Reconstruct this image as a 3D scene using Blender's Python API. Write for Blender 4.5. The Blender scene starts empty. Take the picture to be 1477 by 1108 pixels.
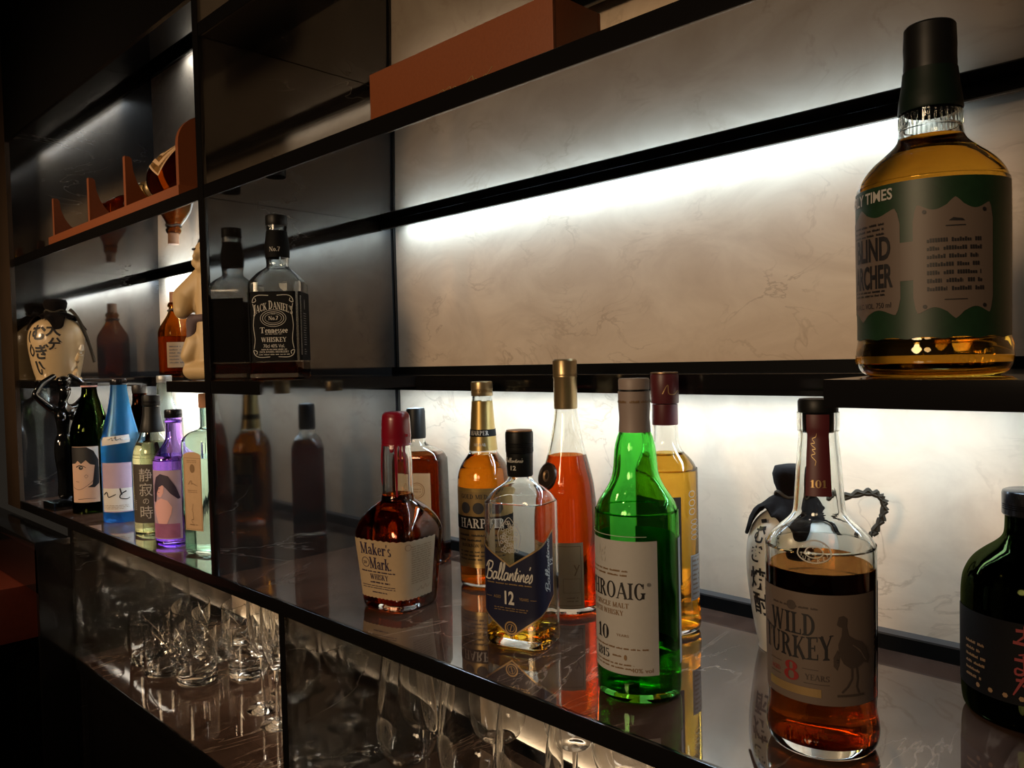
import bpy, bmesh, math, random
from mathutils import Vector, Matrix
random.seed(7)
SC = bpy.context.scene
COL = SC.collection
PI = math.pi
R_ = math.radians

# ------------------------------------------------------------------ camera
CAM = Vector((0.0, -0.8752, 0.32))
def cam_axes(yaw, pitch, roll):
    f = Vector((math.sin(yaw)*math.cos(pitch), math.cos(yaw)*math.cos(pitch), math.sin(pitch)))
    r = Vector((math.cos(yaw), -math.sin(yaw), 0)); u = r.cross(f)
    c, s = math.cos(roll), math.sin(roll)
    return c*r+s*u, -s*r+c*u, f
_r, _u, _f = cam_axes(R_(-44.737), R_(-1.7725), R_(-1.4109))
cd = bpy.data.cameras.new('camera'); cam = bpy.data.objects.new('camera', cd); COL.objects.link(cam)
cd.sensor_width = 36; cd.lens = 28.1376; cd.clip_start = 0.01
m = Matrix((( _r.x, _u.x, -_f.x, CAM.x), (_r.y, _u.y, -_f.y, CAM.y), (_r.z, _u.z, -_f.z, CAM.z), (0, 0, 0, 1)))
cam.matrix_world = m
SC.camera = cam

# ------------------------------------------------------------------ world, room lamps, exposure
w = bpy.data.worlds.new('dim_room'); SC.world = w; w.use_nodes = True
w.node_tree.nodes['Background'].inputs[0].default_value = (1.0, 0.82, 0.62, 1)
w.node_tree.nodes['Background'].inputs[1].default_value = 0.012
def spot(name, loc, aim, power, col, size=70, radius=0.03, blend=0.6):
    l = bpy.data.lights.new(name, 'SPOT'); l.energy = power; l.color = col; l.spot_size = R_(size)
    l.spot_blend = blend; l.shadow_soft_size = radius
    o = bpy.data.objects.new(name, l); COL.objects.link(o); o.location = loc
    o.rotation_euler = (Vector(aim)-Vector(loc)).to_track_quat('-Z', 'Y').to_euler()
    return o
WARM = (1.0, 0.70, 0.42)
# warm fill lamps added low in front to reach the shelved wall; small ceiling downlights
spot('warm_fill_lamp', (-2.0, -2.4, 0.92), (-1.80, 0, 0.34), 84, WARM, 40, 0.16, 0.8)
spot('warm_fill_lamp', (-0.45, -2.85, 0.90), (-0.85, 0, 0.30), 80, WARM, 60, 0.34, 0.8)
spot('warm_fill_lamp', (0.3, -3.0, 0.90), (-0.15, 0, 0.36), 14, WARM, 60, 0.25, 0.8)
spot('ceiling_downlight', (-1.55, -1.20, 1.5), (-1.35, -0.3, 0.2), 3.5, WARM, 70, 0.02)
spot('ceiling_downlight', (-0.75, -1.30, 1.5), (-0.75, -0.3, 0.2), 3.0, WARM, 70, 0.02)
spot('ceiling_downlight', (-2.35, -1.25, 1.5), (-2.05, -0.45, -0.2), 7.0, WARM, 45, 0.02)  # extra downlight added to brighten the leather stool
spot('ceiling_downlight', (-0.15, -1.55, 1.5), (-0.35, -0.3, 0.2), 1.5, WARM, 70, 0.02)

VS = SC.view_settings
VS.view_transform = 'Standard'; VS.look = 'None'; VS.gamma = 1.0; VS.exposure = 0.45
try: VS.use_curve_mapping = False
except Exception: pass
CY = SC.cycles
CY.max_bounces = 28; CY.transmission_bounces = 28; CY.glossy_bounces = 10; CY.diffuse_bounces = 4
CY.transparent_max_bounces = 16; CY.sample_clamp_indirect = 6.0
CY.use_denoising = True

# ------------------------------------------------------------------ materials
MATS = {}
def nt(name):
    mt = bpy.data.materials.new(name); mt.use_nodes = True
    MATS[name] = mt
    return mt, mt.node_tree.nodes, mt.node_tree.links, mt.node_tree.nodes['Principled BSDF']
def pm(name, col, rough=0.5, metal=0.0, ior=1.5, coat=0.0, grain=0.0, gscale=60, emis=None, estr=0, sheen=0, bump=0.0, spec=0.5):
    mt, N, L, b = nt(name)
    b.inputs['Base Color'].default_value = (*col, 1); b.inputs['Roughness'].default_value = rough
    b.inputs['Metallic'].default_value = metal; b.inputs['IOR'].default_value = ior
    b.inputs['Coat Weight'].default_value = coat; b.inputs['Coat Roughness'].default_value = 0.05
    b.inputs['Specular IOR Level'].default_value = spec
    if emis: b.inputs['Emission Color'].default_value = (*emis, 1); b.inputs['Emission Strength'].default_value = estr
    if grain or bump:
        tc = N.new('ShaderNodeTexCoord'); no = N.new('ShaderNodeTexNoise'); no.inputs['Scale'].default_value = gscale
        no.inputs['Detail'].default_value = 5
        L.new(tc.outputs['Object'], no.inputs['Vector'])
        if grain:
            mx = N.new('ShaderNodeMix'); mx.data_type = 'RGBA'
            mx.inputs[6].default_value = (*[c*(1-grain) for c in col], 1)
            mx.inputs[7].default_value = (*[min(1, c*(1+grain)) for c in col], 1)
            L.new(no.outputs['Fac'], mx.inputs[0]); L.new(mx.outputs[2], b.inputs['Base Color'])
        if bump:
            bp = N.new('ShaderNodeBump'); bp.inputs['Strength'].default_value = bump; bp.inputs['Distance'].default_value = 0.001
            L.new(no.outputs['Fac'], bp.inputs['Height']); L.new(bp.outputs['Normal'], b.inputs['Normal'])
    return mt
def glass(name, col=(1, 1, 1), ior=1.48, rough=0.0):
    mt, N, L, b = nt(name)
    g = N.new('ShaderNodeBsdfGlass'); g.inputs['Color'].default_value = (*col, 1); g.inputs['IOR'].default_value = ior
    g.inputs['Roughness'].default_value = rough
    N.remove(b); L.new(g.outputs[0], N['Material Output'].inputs[0])
    return mt
def liquid(name, col, ior=1.36): return glass(name, col, ior)
def stone(name, dark, light, vein, ior, rough, scale, vscale, stretch, vwidth, rotz=0.6, vamt=0.6, patch=0.5):
    mt, N, L, b = nt(name)
    tc = N.new('ShaderNodeTexCoord'); mp = N.new('ShaderNodeMapping')
    mp.inputs['Rotation'].default_value = (0.35, 0.25, rotz); mp.inputs['Scale'].default_value = stretch
    L.new(tc.outputs['Object'], mp.inputs['Vector'])
    n1 = N.new('ShaderNodeTexNoise'); n1.inputs['Scale'].default_value = scale; n1.inputs['Detail'].default_value = 8
    n1.inputs['Roughness'].default_value = 0.62; n1.inputs['Distortion'].default_value = 0.8
    L.new(mp.outputs[0], n1.inputs['Vector'])
    r1 = N.new('ShaderNodeValToRGB'); r1.color_ramp.elements[0].position = 0.5-patch*0.4; r1.color_ramp.elements[1].position = 0.5+patch*0.4
    r1.color_ramp.elements[0].color = (*dark, 1); r1.color_ramp.elements[1].color = (*light, 1)
    L.new(n1.outputs['Fac'], r1.inputs[0])
    n2 = N.new('ShaderNodeTexNoise'); n2.inputs['Scale'].default_value = vscale; n2.inputs['Detail'].default_value = 5
    n2.inputs['Distortion'].default_value = 1.1; n2.inputs['Roughness'].default_value = 0.55
    L.new(mp.outputs[0], n2.inputs['Vector'])
    sb = N.new('ShaderNodeMath'); sb.operation = 'SUBTRACT'; sb.inputs[1].default_value = 0.5; L.new(n2.outputs['Fac'], sb.inputs[0])
    ab = N.new('ShaderNodeMath'); ab.operation = 'ABSOLUTE'; L.new(sb.outputs[0], ab.inputs[0])
    mr = N.new('ShaderNodeMapRange'); mr.inputs['From Min'].default_value = 0; mr.inputs['From Max'].default_value = vwidth
    mr.inputs['To Min'].default_value = vamt; mr.inputs['To Max'].default_value = 0; L.new(ab.outputs[0], mr.inputs['Value'])
    n3 = N.new('ShaderNodeTexNoise'); n3.inputs['Scale'].default_value = vscale*0.8; n3.inputs['Detail'].default_value = 2
    L.new(tc.outputs['Object'], n3.inputs['Vector'])
    r3 = N.new('ShaderNodeMapRange'); r3.inputs['From Min'].default_value = 0.48; r3.inputs['From Max'].default_value = 0.68; L.new(n3.outputs['Fac'], r3.inputs['Value'])
    mu = N.new('ShaderNodeMath'); mu.operation = 'MULTIPLY'; L.new(mr.outputs[0], mu.inputs[0]); L.new(r3.outputs[0], mu.inputs[1])
    mx = N.new('ShaderNodeMix'); mx.data_type = 'RGBA'; mx.inputs[7].default_value = (*vein, 1)
    L.new(mu.outputs[0], mx.inputs[0]); L.new(r1.outputs[0], mx.inputs[6]); L.new(mx.outputs[2], b.inputs['Base Color'])
    b.inputs['Roughness'].default_value = rough; b.inputs['IOR'].default_value = ior
    return mt
stone('wall_stone', (0.64, 0.49, 0.35), (0.80, 0.645, 0.48), (0.44, 0.31, 0.20), 1.45, 0.42, 8, 10, (1, 1, 1.6), 0.022, 0.2, 0.6, 0.45)
stone('panel_marble', (0.008, 0.007, 0.007), (0.026, 0.023, 0.021), (0.34, 0.32, 0.30), 2.05, 0.055, 6, 5.0, (0.6, 0.6, 1.6), 0.006, 0.5, 0.40, 0.7)
stone('counter_marble', (0.034, 0.018, 0.012), (0.11, 0.062, 0.043), (0.42, 0.30, 0.22), 2.3, 0.03, 9, 6.0, (2.6, 0.7, 1), 0.016, 0.9, 0.6, 0.7)
stone('floor_marble', (0.03, 0.02, 0.015), (0.07, 0.045, 0.03), (0.2, 0.15, 0.1), 1.8, 0.15, 4, 3, (1, 1, 1), 0.01, 0.4, 0.4, 0.7)
pm('black_mirror', (0.004, 0.004, 0.004), 0.025, ior=2.9)
pm('black_trim', (0.006, 0.0055, 0.0055), 0.12, ior=1.55)
pm('rail_black', (0.005, 0.005, 0.005), 0.5, spec=0.08)
pm('rail_lip', (0.06, 0.06, 0.062), 0.4, metal=0.3)
pm('brown_panel', (0.05, 0.032, 0.02), 0.3, grain=0.25, gscale=12)
pm('led_white', (0.8, 0.8, 0.8), 0.5, emis=(0.58, 0.80, 1.0), estr=25)
pm('led_top', (0.8, 0.8, 0.8), 0.5, emis=(1.0, 0.9, 0.75), estr=8)
pm('led_lower', (0.8, 0.8, 0.8), 0.5, emis=(0.66, 0.84, 1.0), estr=27)
pm('led_warm', (0.8, 0.8, 0.8), 0.5, emis=(1.0, 0.88, 0.72), estr=14)
pm('led_side', (0.8, 0.8, 0.8), 0.5, emis=(0.70, 0.86, 1.0), estr=75)
pm('led_canopy', (0.8, 0.8, 0.8), 0.5, emis=(0.84, 0.93, 1.0), estr=18)
pm('led_base_fill', (0.8, 0.8, 0.8), 0.5, emis=(1.0, 0.86, 0.66), estr=5)
pm('orange_leather', (0.19, 0.048, 0.011), 0.5, grain=0.12, gscale=300, bump=0.15)
pm('brown_leather', (0.22, 0.045, 0.026), 0.4, grain=0.2, gscale=80, bump=0.2)
pm('gold_ink', (0.60, 0.40, 0.18), 0.35, metal=0.7)
pm('ink_black', (0.012, 0.011, 0.013), 0.5)
pm('ink_navy', (0.03, 0.02, 0.05), 0.5)
pm('ink_white', (0.55, 0.53, 0.49), 0.5)
pm('ink_grey', (0.42, 0.40, 0.37), 0.5)
pm('ink_red', (0.20, 0.016, 0.016), 0.5)
pm('ink_brown', (0.22, 0.13, 0.06), 0.5)
pm('ink_umber', (0.05, 0.036, 0.030), 0.55)
pm('ink_pink', (0.72, 0.40, 0.40), 0.5)
pm('paper_cream', (0.43, 0.315, 0.19), 0.6, grain=0.05, gscale=200)
pm('paper_white', (0.42, 0.41, 0.395), 0.55, grain=0.04, gscale=200)
pm('paper_kraft', (0.50, 0.33, 0.19), 0.6, grain=0.08, gscale=120)
pm('paper_skin', (0.60, 0.39, 0.29), 0.5)
pm('paper_black', (0.006, 0.006, 0.007), 0.6, spec=0.08)
pm('paper_navy', (0.012, 0.013, 0.035), 0.35)
pm('paper_green', (0.008, 0.031, 0.012), 0.45, grain=0.3, gscale=180)
pm('paper_beige', (0.122, 0.090, 0.073), 0.5)
pm('paper_gold', (0.42, 0.29, 0.10), 0.32, metal=0.75, grain=0.1, gscale=100)
pm('paper_bronze', (0.30, 0.20, 0.075), 0.35, metal=0.6, grain=0.1, gscale=90)
pm('paper_mauve', (0.42, 0.31, 0.42), 0.5, grain=0.2, gscale=25)
pm('paper_grey', (0.60, 0.58, 0.56), 0.5, grain=0.1, gscale=30)
pm('paper_plum', (0.30, 0.10, 0.22), 0.5, grain=0.4, gscale=60)
pm('paper_charcoal', (0.045, 0.035, 0.028), 0.6)
pm('wax_red', (0.23, 0.005, 0.018), 0.28, coat=0.3)
pm('plastic_black', (0.007, 0.007, 0.007), 0.42, spec=0.25)
pm('plastic_darkgreen', (0.005, 0.012, 0.008), 0.5, spec=0.2)
pm('plastic_taupe', (0.27, 0.215, 0.195), 0.5)
pm('plastic_burgundy', (0.09, 0.014, 0.018), 0.4)
pm('metal_gold', (0.42, 0.31, 0.16), 0.32, metal=0.8)
pm('metal_bronze', (0.24, 0.15, 0.08), 0.38, metal=0.75)
pm('metal_copper', (0.55, 0.30, 0.15), 0.35, metal=0.8)
pm('metal_black', (0.03, 0.03, 0.035), 0.2, metal=0.7)
pm('metal_grey', (0.36, 0.37, 0.36), 0.4, metal=0.5)
pm('bronze_dark', (0.06, 0.045, 0.035), 0.35, metal=0.7)
pm('cork', (0.34, 0.17, 0.09), 0.8, grain=0.3, gscale=150)
pm('ceramic_cream', (0.56, 0.41, 0.23), 0.28, coat=0.3, grain=0.06, gscale=20)
pm('ceramic_white', (0.70, 0.66, 0.58), 0.3, coat=0.2)
pm('black_ceramic', (0.004, 0.004, 0.004), 0.06, coat=1.0)
pm('cloth_dark', (0.007, 0.005, 0.0045), 0.9, spec=0.1, bump=0.4, gscale=400)
pm('cloth_purple', (0.10, 0.07, 0.08), 0.8)
pm('rope_dark', (0.045, 0.035, 0.022), 0.9)
pm('cream_figure', (0.52, 0.37, 0.19), 0.45, grain=0.12, gscale=25)
pm('figure_black', (0.02, 0.016, 0.014), 0.4)
glass('glass_clear', (0.97, 0.98, 0.97))
glass('glass_crystal', (0.985, 0.985, 0.98), 1.5)
glass('glass_green', (0.50, 0.88, 0.47))
glass('glass_darkgreen', (0.22, 0.30, 0.10))
glass('glass_bottlegreen', (0.12, 0.16, 0.06))
glass('glass_blue', (0.46, 0.77, 0.97), 1.45, 0.32)
glass('glass_purple', (0.84, 0.72, 0.98))
glass('glass_aqua', (0.90, 0.985, 0.94))
glass('glass_brown', (0.74, 0.50, 0.22))
glass('glass_darkbrown', (0.30, 0.14, 0.07))
glass('glass_frost', (0.90, 0.93, 0.90), 1.45, 0.25)
glass('glass_decanter', (0.86, 0.78, 0.58), 1.52)
liquid('liquid_bourbon', (0.66, 0.20, 0.045))
liquid('liquid_dark', (0.42, 0.13, 0.035))
liquid('liquid_cognac', (0.86, 0.27, 0.07))
liquid('liquid_amber', (0.95, 0.50, 0.09))
liquid('liquid_gold', (0.96, 0.72, 0.24))
liquid('liquid_pale', (0.96, 0.74, 0.20))
liquid('liquid_turkey', (0.62, 0.26, 0.07))
liquid('liquid_straw', (0.98, 0.955, 0.72))
liquid('liquid_violet', (0.85, 0.74, 0.98))
liquid('liquid_tea', (0.82, 0.56, 0.24))
liquid('liquid_clear', (0.95, 0.97, 0.96))
liquid('liquid_green', (0.45, 0.62, 0.12))
liquid('liquid_deep', (0.08, 0.07, 0.03))
def MT(n): return MATS[n]

# ------------------------------------------------------------------ object helpers
def tag(o, label=None, cat=None, group=None, kind=None):
    if label: o['label'] = label
    if cat: o['category'] = cat
    if group: o['group'] = group
    if kind: o['kind'] = kind
    return o
def empty(name, loc, rz=0, label=None, cat=None, group=None):
    o = bpy.data.objects.new(name, None); COL.objects.link(o); o.location = loc; o.rotation_euler = (0, 0, rz)
    o.empty_display_size = 0.02
    return tag(o, label, cat, group)
def meshobj(name, verts, faces, mat, parent=None, smooth=True, angle=35):
    me = bpy.data.meshes.new(name); me.from_pydata([tuple(v) for v in verts], [], faces); me.validate()
    me.materials.append(MT(mat))
    if smooth:
        for p in me.polygons: p.use_smooth = True
        try: me.set_sharp_from_angle(angle=R_(angle))
        except Exception: pass
    o = bpy.data.objects.new(name, me); COL.objects.link(o)
    if parent: o.parent = parent
    return o
def bmobj(name, bm, mat, parent=None, smooth=True, angle=35):
    bmesh.ops.recalc_face_normals(bm, faces=bm.faces[:])
    me = bpy.data.meshes.new(name); bm.to_mesh(me); bm.free(); me.materials.append(MT(mat))
    if smooth:
        for p in me.polygons: p.use_smooth = True
        me.set_sharp_from_angle(angle=R_(angle))
    o = bpy.data.objects.new(name, me); COL.objects.link(o)
    if parent: o.parent = parent
    return o
def add_box(bm, x0, x1, y0, y1, z0, z1, bev=0.0):
    r = bmesh.ops.create_cube(bm, size=1.0)
    for v in r['verts']:
        v.co = Vector(((x0+x1)/2+v.co.x*(x1-x0), (y0+y1)/2+v.co.y*(y1-y0), (z0+z1)/2+v.co.z*(z1-z0)))
    if bev:
        es = list({e for v in r['verts'] for e in v.link_edges})
        bmesh.ops.bevel(bm, geom=es, offset=bev, segments=2, affect='EDGES', profile=0.7)
def box(name, x0, x1, y0, y1, z0, z1, mat, parent=None, bev=0.0):
    bm = bmesh.new(); add_box(bm, x0, x1, y0, y1, z0, z1, bev)
    return bmobj(name, bm, mat, parent, smooth=bev > 0, angle=50)
def revolve(prof, seg=40, cz=0.0):
    """closed lathe: prof = [(r,z)...]"""
    V, F = [], []
    rings = []
    for r, z in prof:
        if r < 1e-6: rings.append([len(V)]); V.append((0, 0, z))
        else:
            rings.append(list(range(len(V), len(V)+seg)))
            V += [(r*math.cos(2*PI*i/seg), r*math.sin(2*PI*i/seg), z) for i in range(seg)]
    for a, b in zip(rings, rings[1:]):
        for i in range(seg):
            j = (i+1) % seg
            if len(a) == 1 and len(b) == 1: continue
            if len(a) == 1: F.append((a[0], b[j], b[i]))
            elif len(b) == 1: F.append((a[i], a[j], b[0]))
            else: F.append((a[i], a[j], b[j], b[i]))
    return V, F
def lathe(name, prof, mat, parent=None, seg=40, angle=35):
    V, F = revolve(prof, seg); return meshobj(name, V, F, mat, parent, True, angle)
def tube(name, pts, rad, mat, parent=None, seg=8, closed=False):
    """tube through points; rad number or list"""
    pts = [Vector(p) for p in pts]; n = len(pts)
    if not isinstance(rad, (list, tuple)): rad = [rad]*n
    V, F = [], []
    for i, p in enumerate(pts):
        t = (pts[min(i+1, n-1)]-pts[max(i-1, 0)]).normalized()
        up = Vector((0, 0, 1)) if abs(t.z) < 0.9 else Vector((1, 0, 0))
        a = t.cross(up).normalized(); b = t.cross(a)
        for k in range(seg):
            c, s = math.cos(2*PI*k/seg), math.sin(2*PI*k/seg); V.append(p+(a*c+b*s)*rad[i])
    for i in range(n-1):
        for k in range(seg):
            l = (k+1) % seg; F.append((i*seg+k, i*seg+l, (i+1)*seg+l, (i+1)*seg+k))
    F.append(tuple(range(seg))); F.append(tuple((n-1)*seg+k for k in reversed(range(seg))))
    bm = bmesh.new(); vs = [bm.verts.new(v) for v in V]
    for f in F:
        try: bm.faces.new([vs[i] for i in f])
        except ValueError: pass
    return bmobj(name, bm, mat, parent)
def crom(pts, k=4):
    """Catmull-Rom through tuples; a point given as a list instead of a tuple is a hard corner"""
    out = []
    n = len(pts)
    for i in range(n-1):
        p1, p2 = pts[i], pts[i+1]
        p0 = pts[i-1] if i > 0 and not isinstance(p1, list) else p1
        p3 = pts[i+2] if i+2 < n and not isinstance(p2, list) else p2
        for j in range(k):
            t = j/k
            out.append(tuple(0.5*((2*b)+(-a+c)*t+(2*a-5*b+4*c-d)*t*t+(-a+3*b-3*c+d)*t**3) for a, b, c, d in zip(p0, p1, p2, p3)))
    out.append(tuple(pts[-1]))
    return out

# ------------------------------------------------------------------ bottle surfaces
def refine(shape, step=0.003):
    """cut flat print into pieces narrow enough to follow a curved surface"""
    vs, fs = shape
    if all(max(vs[i][0] for i in f)-min(vs[i][0] for i in f) <= step*1.2 for f in fs): return shape
    bm = bmesh.new(); bv = [bm.verts.new((x, y, 0)) for x, y in vs]
    for f in fs:
        try: bm.faces.new([bv[i] for i in f])
        except ValueError: pass
    bmesh.ops.triangulate(bm, faces=bm.faces[:])
    for _ in range(6):
        es = [e for e in bm.edges if abs(e.verts[0].co.x-e.verts[1].co.x) > step]
        if not es: break
        bmesh.ops.subdivide_edges(bm, edges=es, cuts=1); bmesh.ops.triangulate(bm, faces=[f for f in bm.faces if len(f.verts) > 3])
    bm.verts.index_update()
    out = ([(v.co.x, v.co.y) for v in bm.verts], [tuple(v.index for v in f.verts) for f in bm.faces]); bm.free()
    return out
SEG = 72
class Bottle:
    """rings (z, a, b, n): superellipse half widths a,b and exponent n"""
    def __init__(s, name, loc, rz, rings, label, cat='bottle', chamfer=None, group=None, smooth=4):
        s.rings = crom([r if len(r) == 4 else type(r)((r[0], r[1], r[1], 2.0)) for r in rings], smooth)
        s.ch = chamfer; s.zs = [r[0] for r in s.rings]
        s.root = empty(name, loc, rz, label, cat, group)
    def rad(s, ring, th):
        z, a, b, n = ring; c, d = abs(math.cos(th)), abs(math.sin(th))
        r = ((c/a)**n+(d/b)**n)**(-1.0/n)
        if s.ch and n > 2.5: r = min(r, s.ch*(a+b)/(c+d))
        return r
    def ring_at(s, z):
        R = s.rings
        if z <= R[0][0]: return R[0]
        for p, q in zip(R, R[1:]):
            if p[0] <= z <= q[0] and q[0] > p[0]:
                t = (z-p[0])/(q[0]-p[0]); return tuple(x+(y-x)*t for x, y in zip(p, q))
        return R[-1]
    def uvmap(s, zref):
        R = s.ring_at(zref); N = 720; tab = []; L = 0; prev = None
        for i in range(-N//2, N//2+1):
            th = -PI/2+i*2*PI/N; r = s.rad(R, th); p = (r*math.cos(th), r*math.sin(th))
            if prev: L += math.hypot(p[0]-prev[0], p[1]-prev[1])
            tab.append([L, th]); prev = p
        mid = tab[N//2][0]
        for t in tab: t[0] -= mid
        s.tab = tab; s.plen = L
    def theta(s, u):
        T = s.tab; lo, hi = 0, len(T)-1
        if u > s.plen/2: u -= s.plen
        if u < -s.plen/2: u += s.plen
        if u <= T[0][0]: return T[0][1]
        if u >= T[-1][0]: return T[-1][1]
        while hi-lo > 1:
            m_ = (lo+hi)//2
            if T[m_][0] <= u: lo = m_
            else: hi = m_
        t = (u-T[lo][0])/(T[hi][0]-T[lo][0]); return T[lo][1]+t*(T[hi][1]-T[lo][1])
    def S(s, u, z, off=0.0):
        th = s.theta(u); r = s.rad(s.ring_at(z), th)+off
        return (r*math.cos(th), r*math.sin(th), z)
    def body(s, mat, thick=0.0028, floor=0.008, name='glass', inner=True):
        R = s.rings; V, F = [], []
        def ring(R_, t):
            i0 = len(V)
            for i in range(SEG):
                th = 2*PI*i/SEG; r = max(0.002, s.rad(R_, th)-t); V.append((r*math.cos(th), r*math.sin(th), R_[0]))
            return list(range(i0, i0+SEG))
        V.append((0, 0, R[0][0]+0.0015)); prev = None
        for r in R:
            cur = ring(r, 0)
            if prev is None:
                for i in range(SEG): F.append((0, cur[(i+1) % SEG], cur[i]))
            else:
                for i in range(SEG):
                    j = (i+1) % SEG; F.append((prev[i], prev[j], cur[j], cur[i]))
            prev = cur
        if inner:
            rr = [r for r in R if r[0] >= R[0][0]+floor]
            z0 = R[0][0]+floor
            rr = [s.ring_at(z0)]+rr
            top = True
            for r in reversed(rr):
                t = thick
                cur = ring(r, t)
                for i in range(SEG):
                    j = (i+1) % SEG; F.append((prev[i], prev[j], cur[j], cur[i]))
                prev = cur
            c = len(V); V.append((0, 0, z0+0.002))
            for i in range(SEG): F.append((prev[i], prev[(i+1) % SEG], c))
        else:
            c = len(V); V.append((0, 0, R[-1][0]))
            for i in range(SEG): F.append((prev[i], prev[(i+1) % SEG], c))
        return meshobj(name, V, F, mat, s.root, True, 40)
    def fill(s, mat, level, thick=0.0028, floor=0.008, name='liquid'):
        z0 = s.rings[0][0]+floor-0.0004; V, F = [], []
        zs = [z0]+[r[0] for r in s.rings if z0+0.001 < r[0] < level-0.001]+[level]
        V.append((0, 0, z0)); prev = None
        for z in zs:
            R = s.ring_at(z); cur = list(range(len(V), len(V)+SEG))
            for i in range(SEG):
                th = 2*PI*i/SEG; r = max(0.002, s.rad(R, th)-thick+0.0003); V.append((r*math.cos(th), r*math.sin(th), z))
            if prev is None:
                for i in range(SEG): F.append((0, cur[(i+1) % SEG], cur[i]))
            else:
                for i in range(SEG):
                    j = (i+1) % SEG; F.append((prev[i], prev[j], cur[j], cur[i]))
            prev = cur
        c = len(V); V.append((0, 0, level))
        for i in range(SEG): F.append((prev[i], prev[(i+1) % SEG], c))
        return meshobj(name, V, F, mat, s.root, True, 40)
    def patch(s, name, u0, u1, bot, top, mat, off=0.0004, nu=40, nv=10, parent=None, both=True):
        bt = bot if callable(bot) else (lambda u: bot); tp = top if callable(top) else (lambda u: top)
        V, F = [], []
        for i in range(nu+1):
            u = u0+(u1-u0)*i/nu; b, t = bt(u), tp(u)
            for j in range(nv+1): V.append(s.S(u, b+(t-b)*j/nv, off))
        for i in range(nu):
            for j in range(nv):
                a = i*(nv+1)+j; F.append((a, a+nv+1, a+nv+2, a+1))
        return meshobj(name, V, F, mat, parent or s.root, True, 60)
    def print(s, shapes, mat, off=0.0008, parent=None, name='print'):
        if 1 < len(shapes) <= 5:
            for sh in shapes: o = s.print([sh], mat, off, parent, name)
            return o
        V, F = [], []
        for sh in shapes:
            vs, fs = refine(sh); b = len(V)
            V += [s.S(x, y, off) for x, y in vs]; F += [tuple(b+i for i in f) for f in fs]
        return meshobj(name, V, F, mat, parent or s.root, False)

# ------------------------------------------------------------------ lettering
_tc = bpy.data.curves.new('lettering', 'FONT'); _to = bpy.data.objects.new('lettering', _tc); COL.objects.link(_to)
_tcache = {}
def text(s, x, y, h, width=None, bold=0.0, shear=0.0, align='c', rot=0, spacing=1.0):
    """sans lettering: cap height h, optionally squeezed to width; centre (or left/right) at x, baseline y"""
    key = (s, bold, shear, spacing)
    if key not in _tcache:
        _tc.body = s; _tc.size = 1.0; _tc.offset = bold; _tc.shear = shear; _tc.space_character = spacing
        _tc.resolution_u = 3; _tc.fill_mode = 'FRONT'
        _to.update_tag(); bpy.context.view_layer.update()
        ev = _to.evaluated_get(bpy.context.evaluated_depsgraph_get()); me = ev.to_mesh()
        _tcache[key] = ([(v.co.x, v.co.y) for v in me.vertices], [tuple(p.vertices) for p in me.polygons]); ev.to_mesh_clear()
    vs, fs = _tcache[key]
    xs = [v[0] for v in vs]; x0, x1 = min(xs), max(xs)
    k = h/0.72; kx = width/(x1-x0) if width else k
    ox = {'c': -(x0+x1)/2, 'l': -x0, 'r': -x1}[align]
    out = [((vx+ox)*kx, vy*k) for vx, vy in vs]
    c, si = math.cos(rot), math.sin(rot)
    return ([(x+a*c-b*si, y+a*si+b*c) for a, b in out], fs)
def quad(x0, y0, x1, y1): return ([(x0, y0), (x1, y0), (x1, y1), (x0, y1)], [(0, 1, 2, 3)])
def frame(x0, y0, x1, y1, t):
    return join([quad(x0, y0, x1, y0+t), quad(x0, y1-t, x1, y1), quad(x0, y0, x0+t, y1), quad(x1-t, y0, x1, y1)])
def join(l):
    V, F = [], []
    for vs, fs in l:
        b = len(V); V += vs; F += [tuple(b+i for i in f) for f in fs]
    return V, F
def stroke(pts, w0, w1=None, smooth=0):
    """polyline ribbon; widths taper from w0 to w1"""
    if smooth: pts = crom([tuple(p) for p in pts], smooth)
    n = len(pts); w1 = w0 if w1 is None else w1; V, F = [], []
    for i, p in enumerate(pts):
        a, b = pts[max(i-1, 0)], pts[min(i+1, n-1)]
        dx, dy = b[0]-a[0], b[1]-a[1]; l = math.hypot(dx, dy) or 1; t = i/(n-1)
        w_ = (w0+(w1-w0)*t)/2; V += [(p[0]-dy/l*w_, p[1]+dx/l*w_), (p[0]+dy/l*w_, p[1]-dx/l*w_)]
    F = [(2*i, 2*i+1, 2*i+3, 2*i+2) for i in range(n-1)]
    return V, F
def disc(x, y, rx, ry=None, n=20, r0=0.0):
    ry = ry or rx; V, F = [], []
    if r0 == 0:
        V = [(x+rx*math.cos(2*PI*i/n), y+ry*math.sin(2*PI*i/n)) for i in range(n)]; F = [tuple(range(n))]
    else:
        for i in range(n):
            c, s = math.cos(2*PI*i/n), math.sin(2*PI*i/n); V += [(x+rx*c, y+ry*s), (x+(rx-r0)*c, y+(ry-r0)*s)]
        F = [(2*i, (2*i+2) % (2*n), (2*i+3) % (2*n), 2*i+1) for i in range(n)]
    return V, F
def micro(x0, x1, y0, y1, rows, fill=0.42, rag=0.15, seed=1):
    """rows of print too small to read: word-sized dashes"""
    rd = random.Random(seed); out = []; dy = (y1-y0)/rows
    for r in range(rows):
        yb = y1-(r+1)*dy+dy*0.3; x = x0; xe = x1-(x1-x0)*rag*rd.random()
        while x < xe:
            e = min(x+dy*(0.9+2.2*rd.random()), xe); lw = dy*fill*0.62
            while x < e:
                hh = dy*fill*rd.choice((1, 1, .72)); out.append(quad(x, yb, min(x+lw*0.72, e), yb+hh)); x += lw
            x += dy*0.34
    return join(out)
def poly(pts): return ([tuple(p) for p in pts], [tuple(range(len(pts)))])
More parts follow.
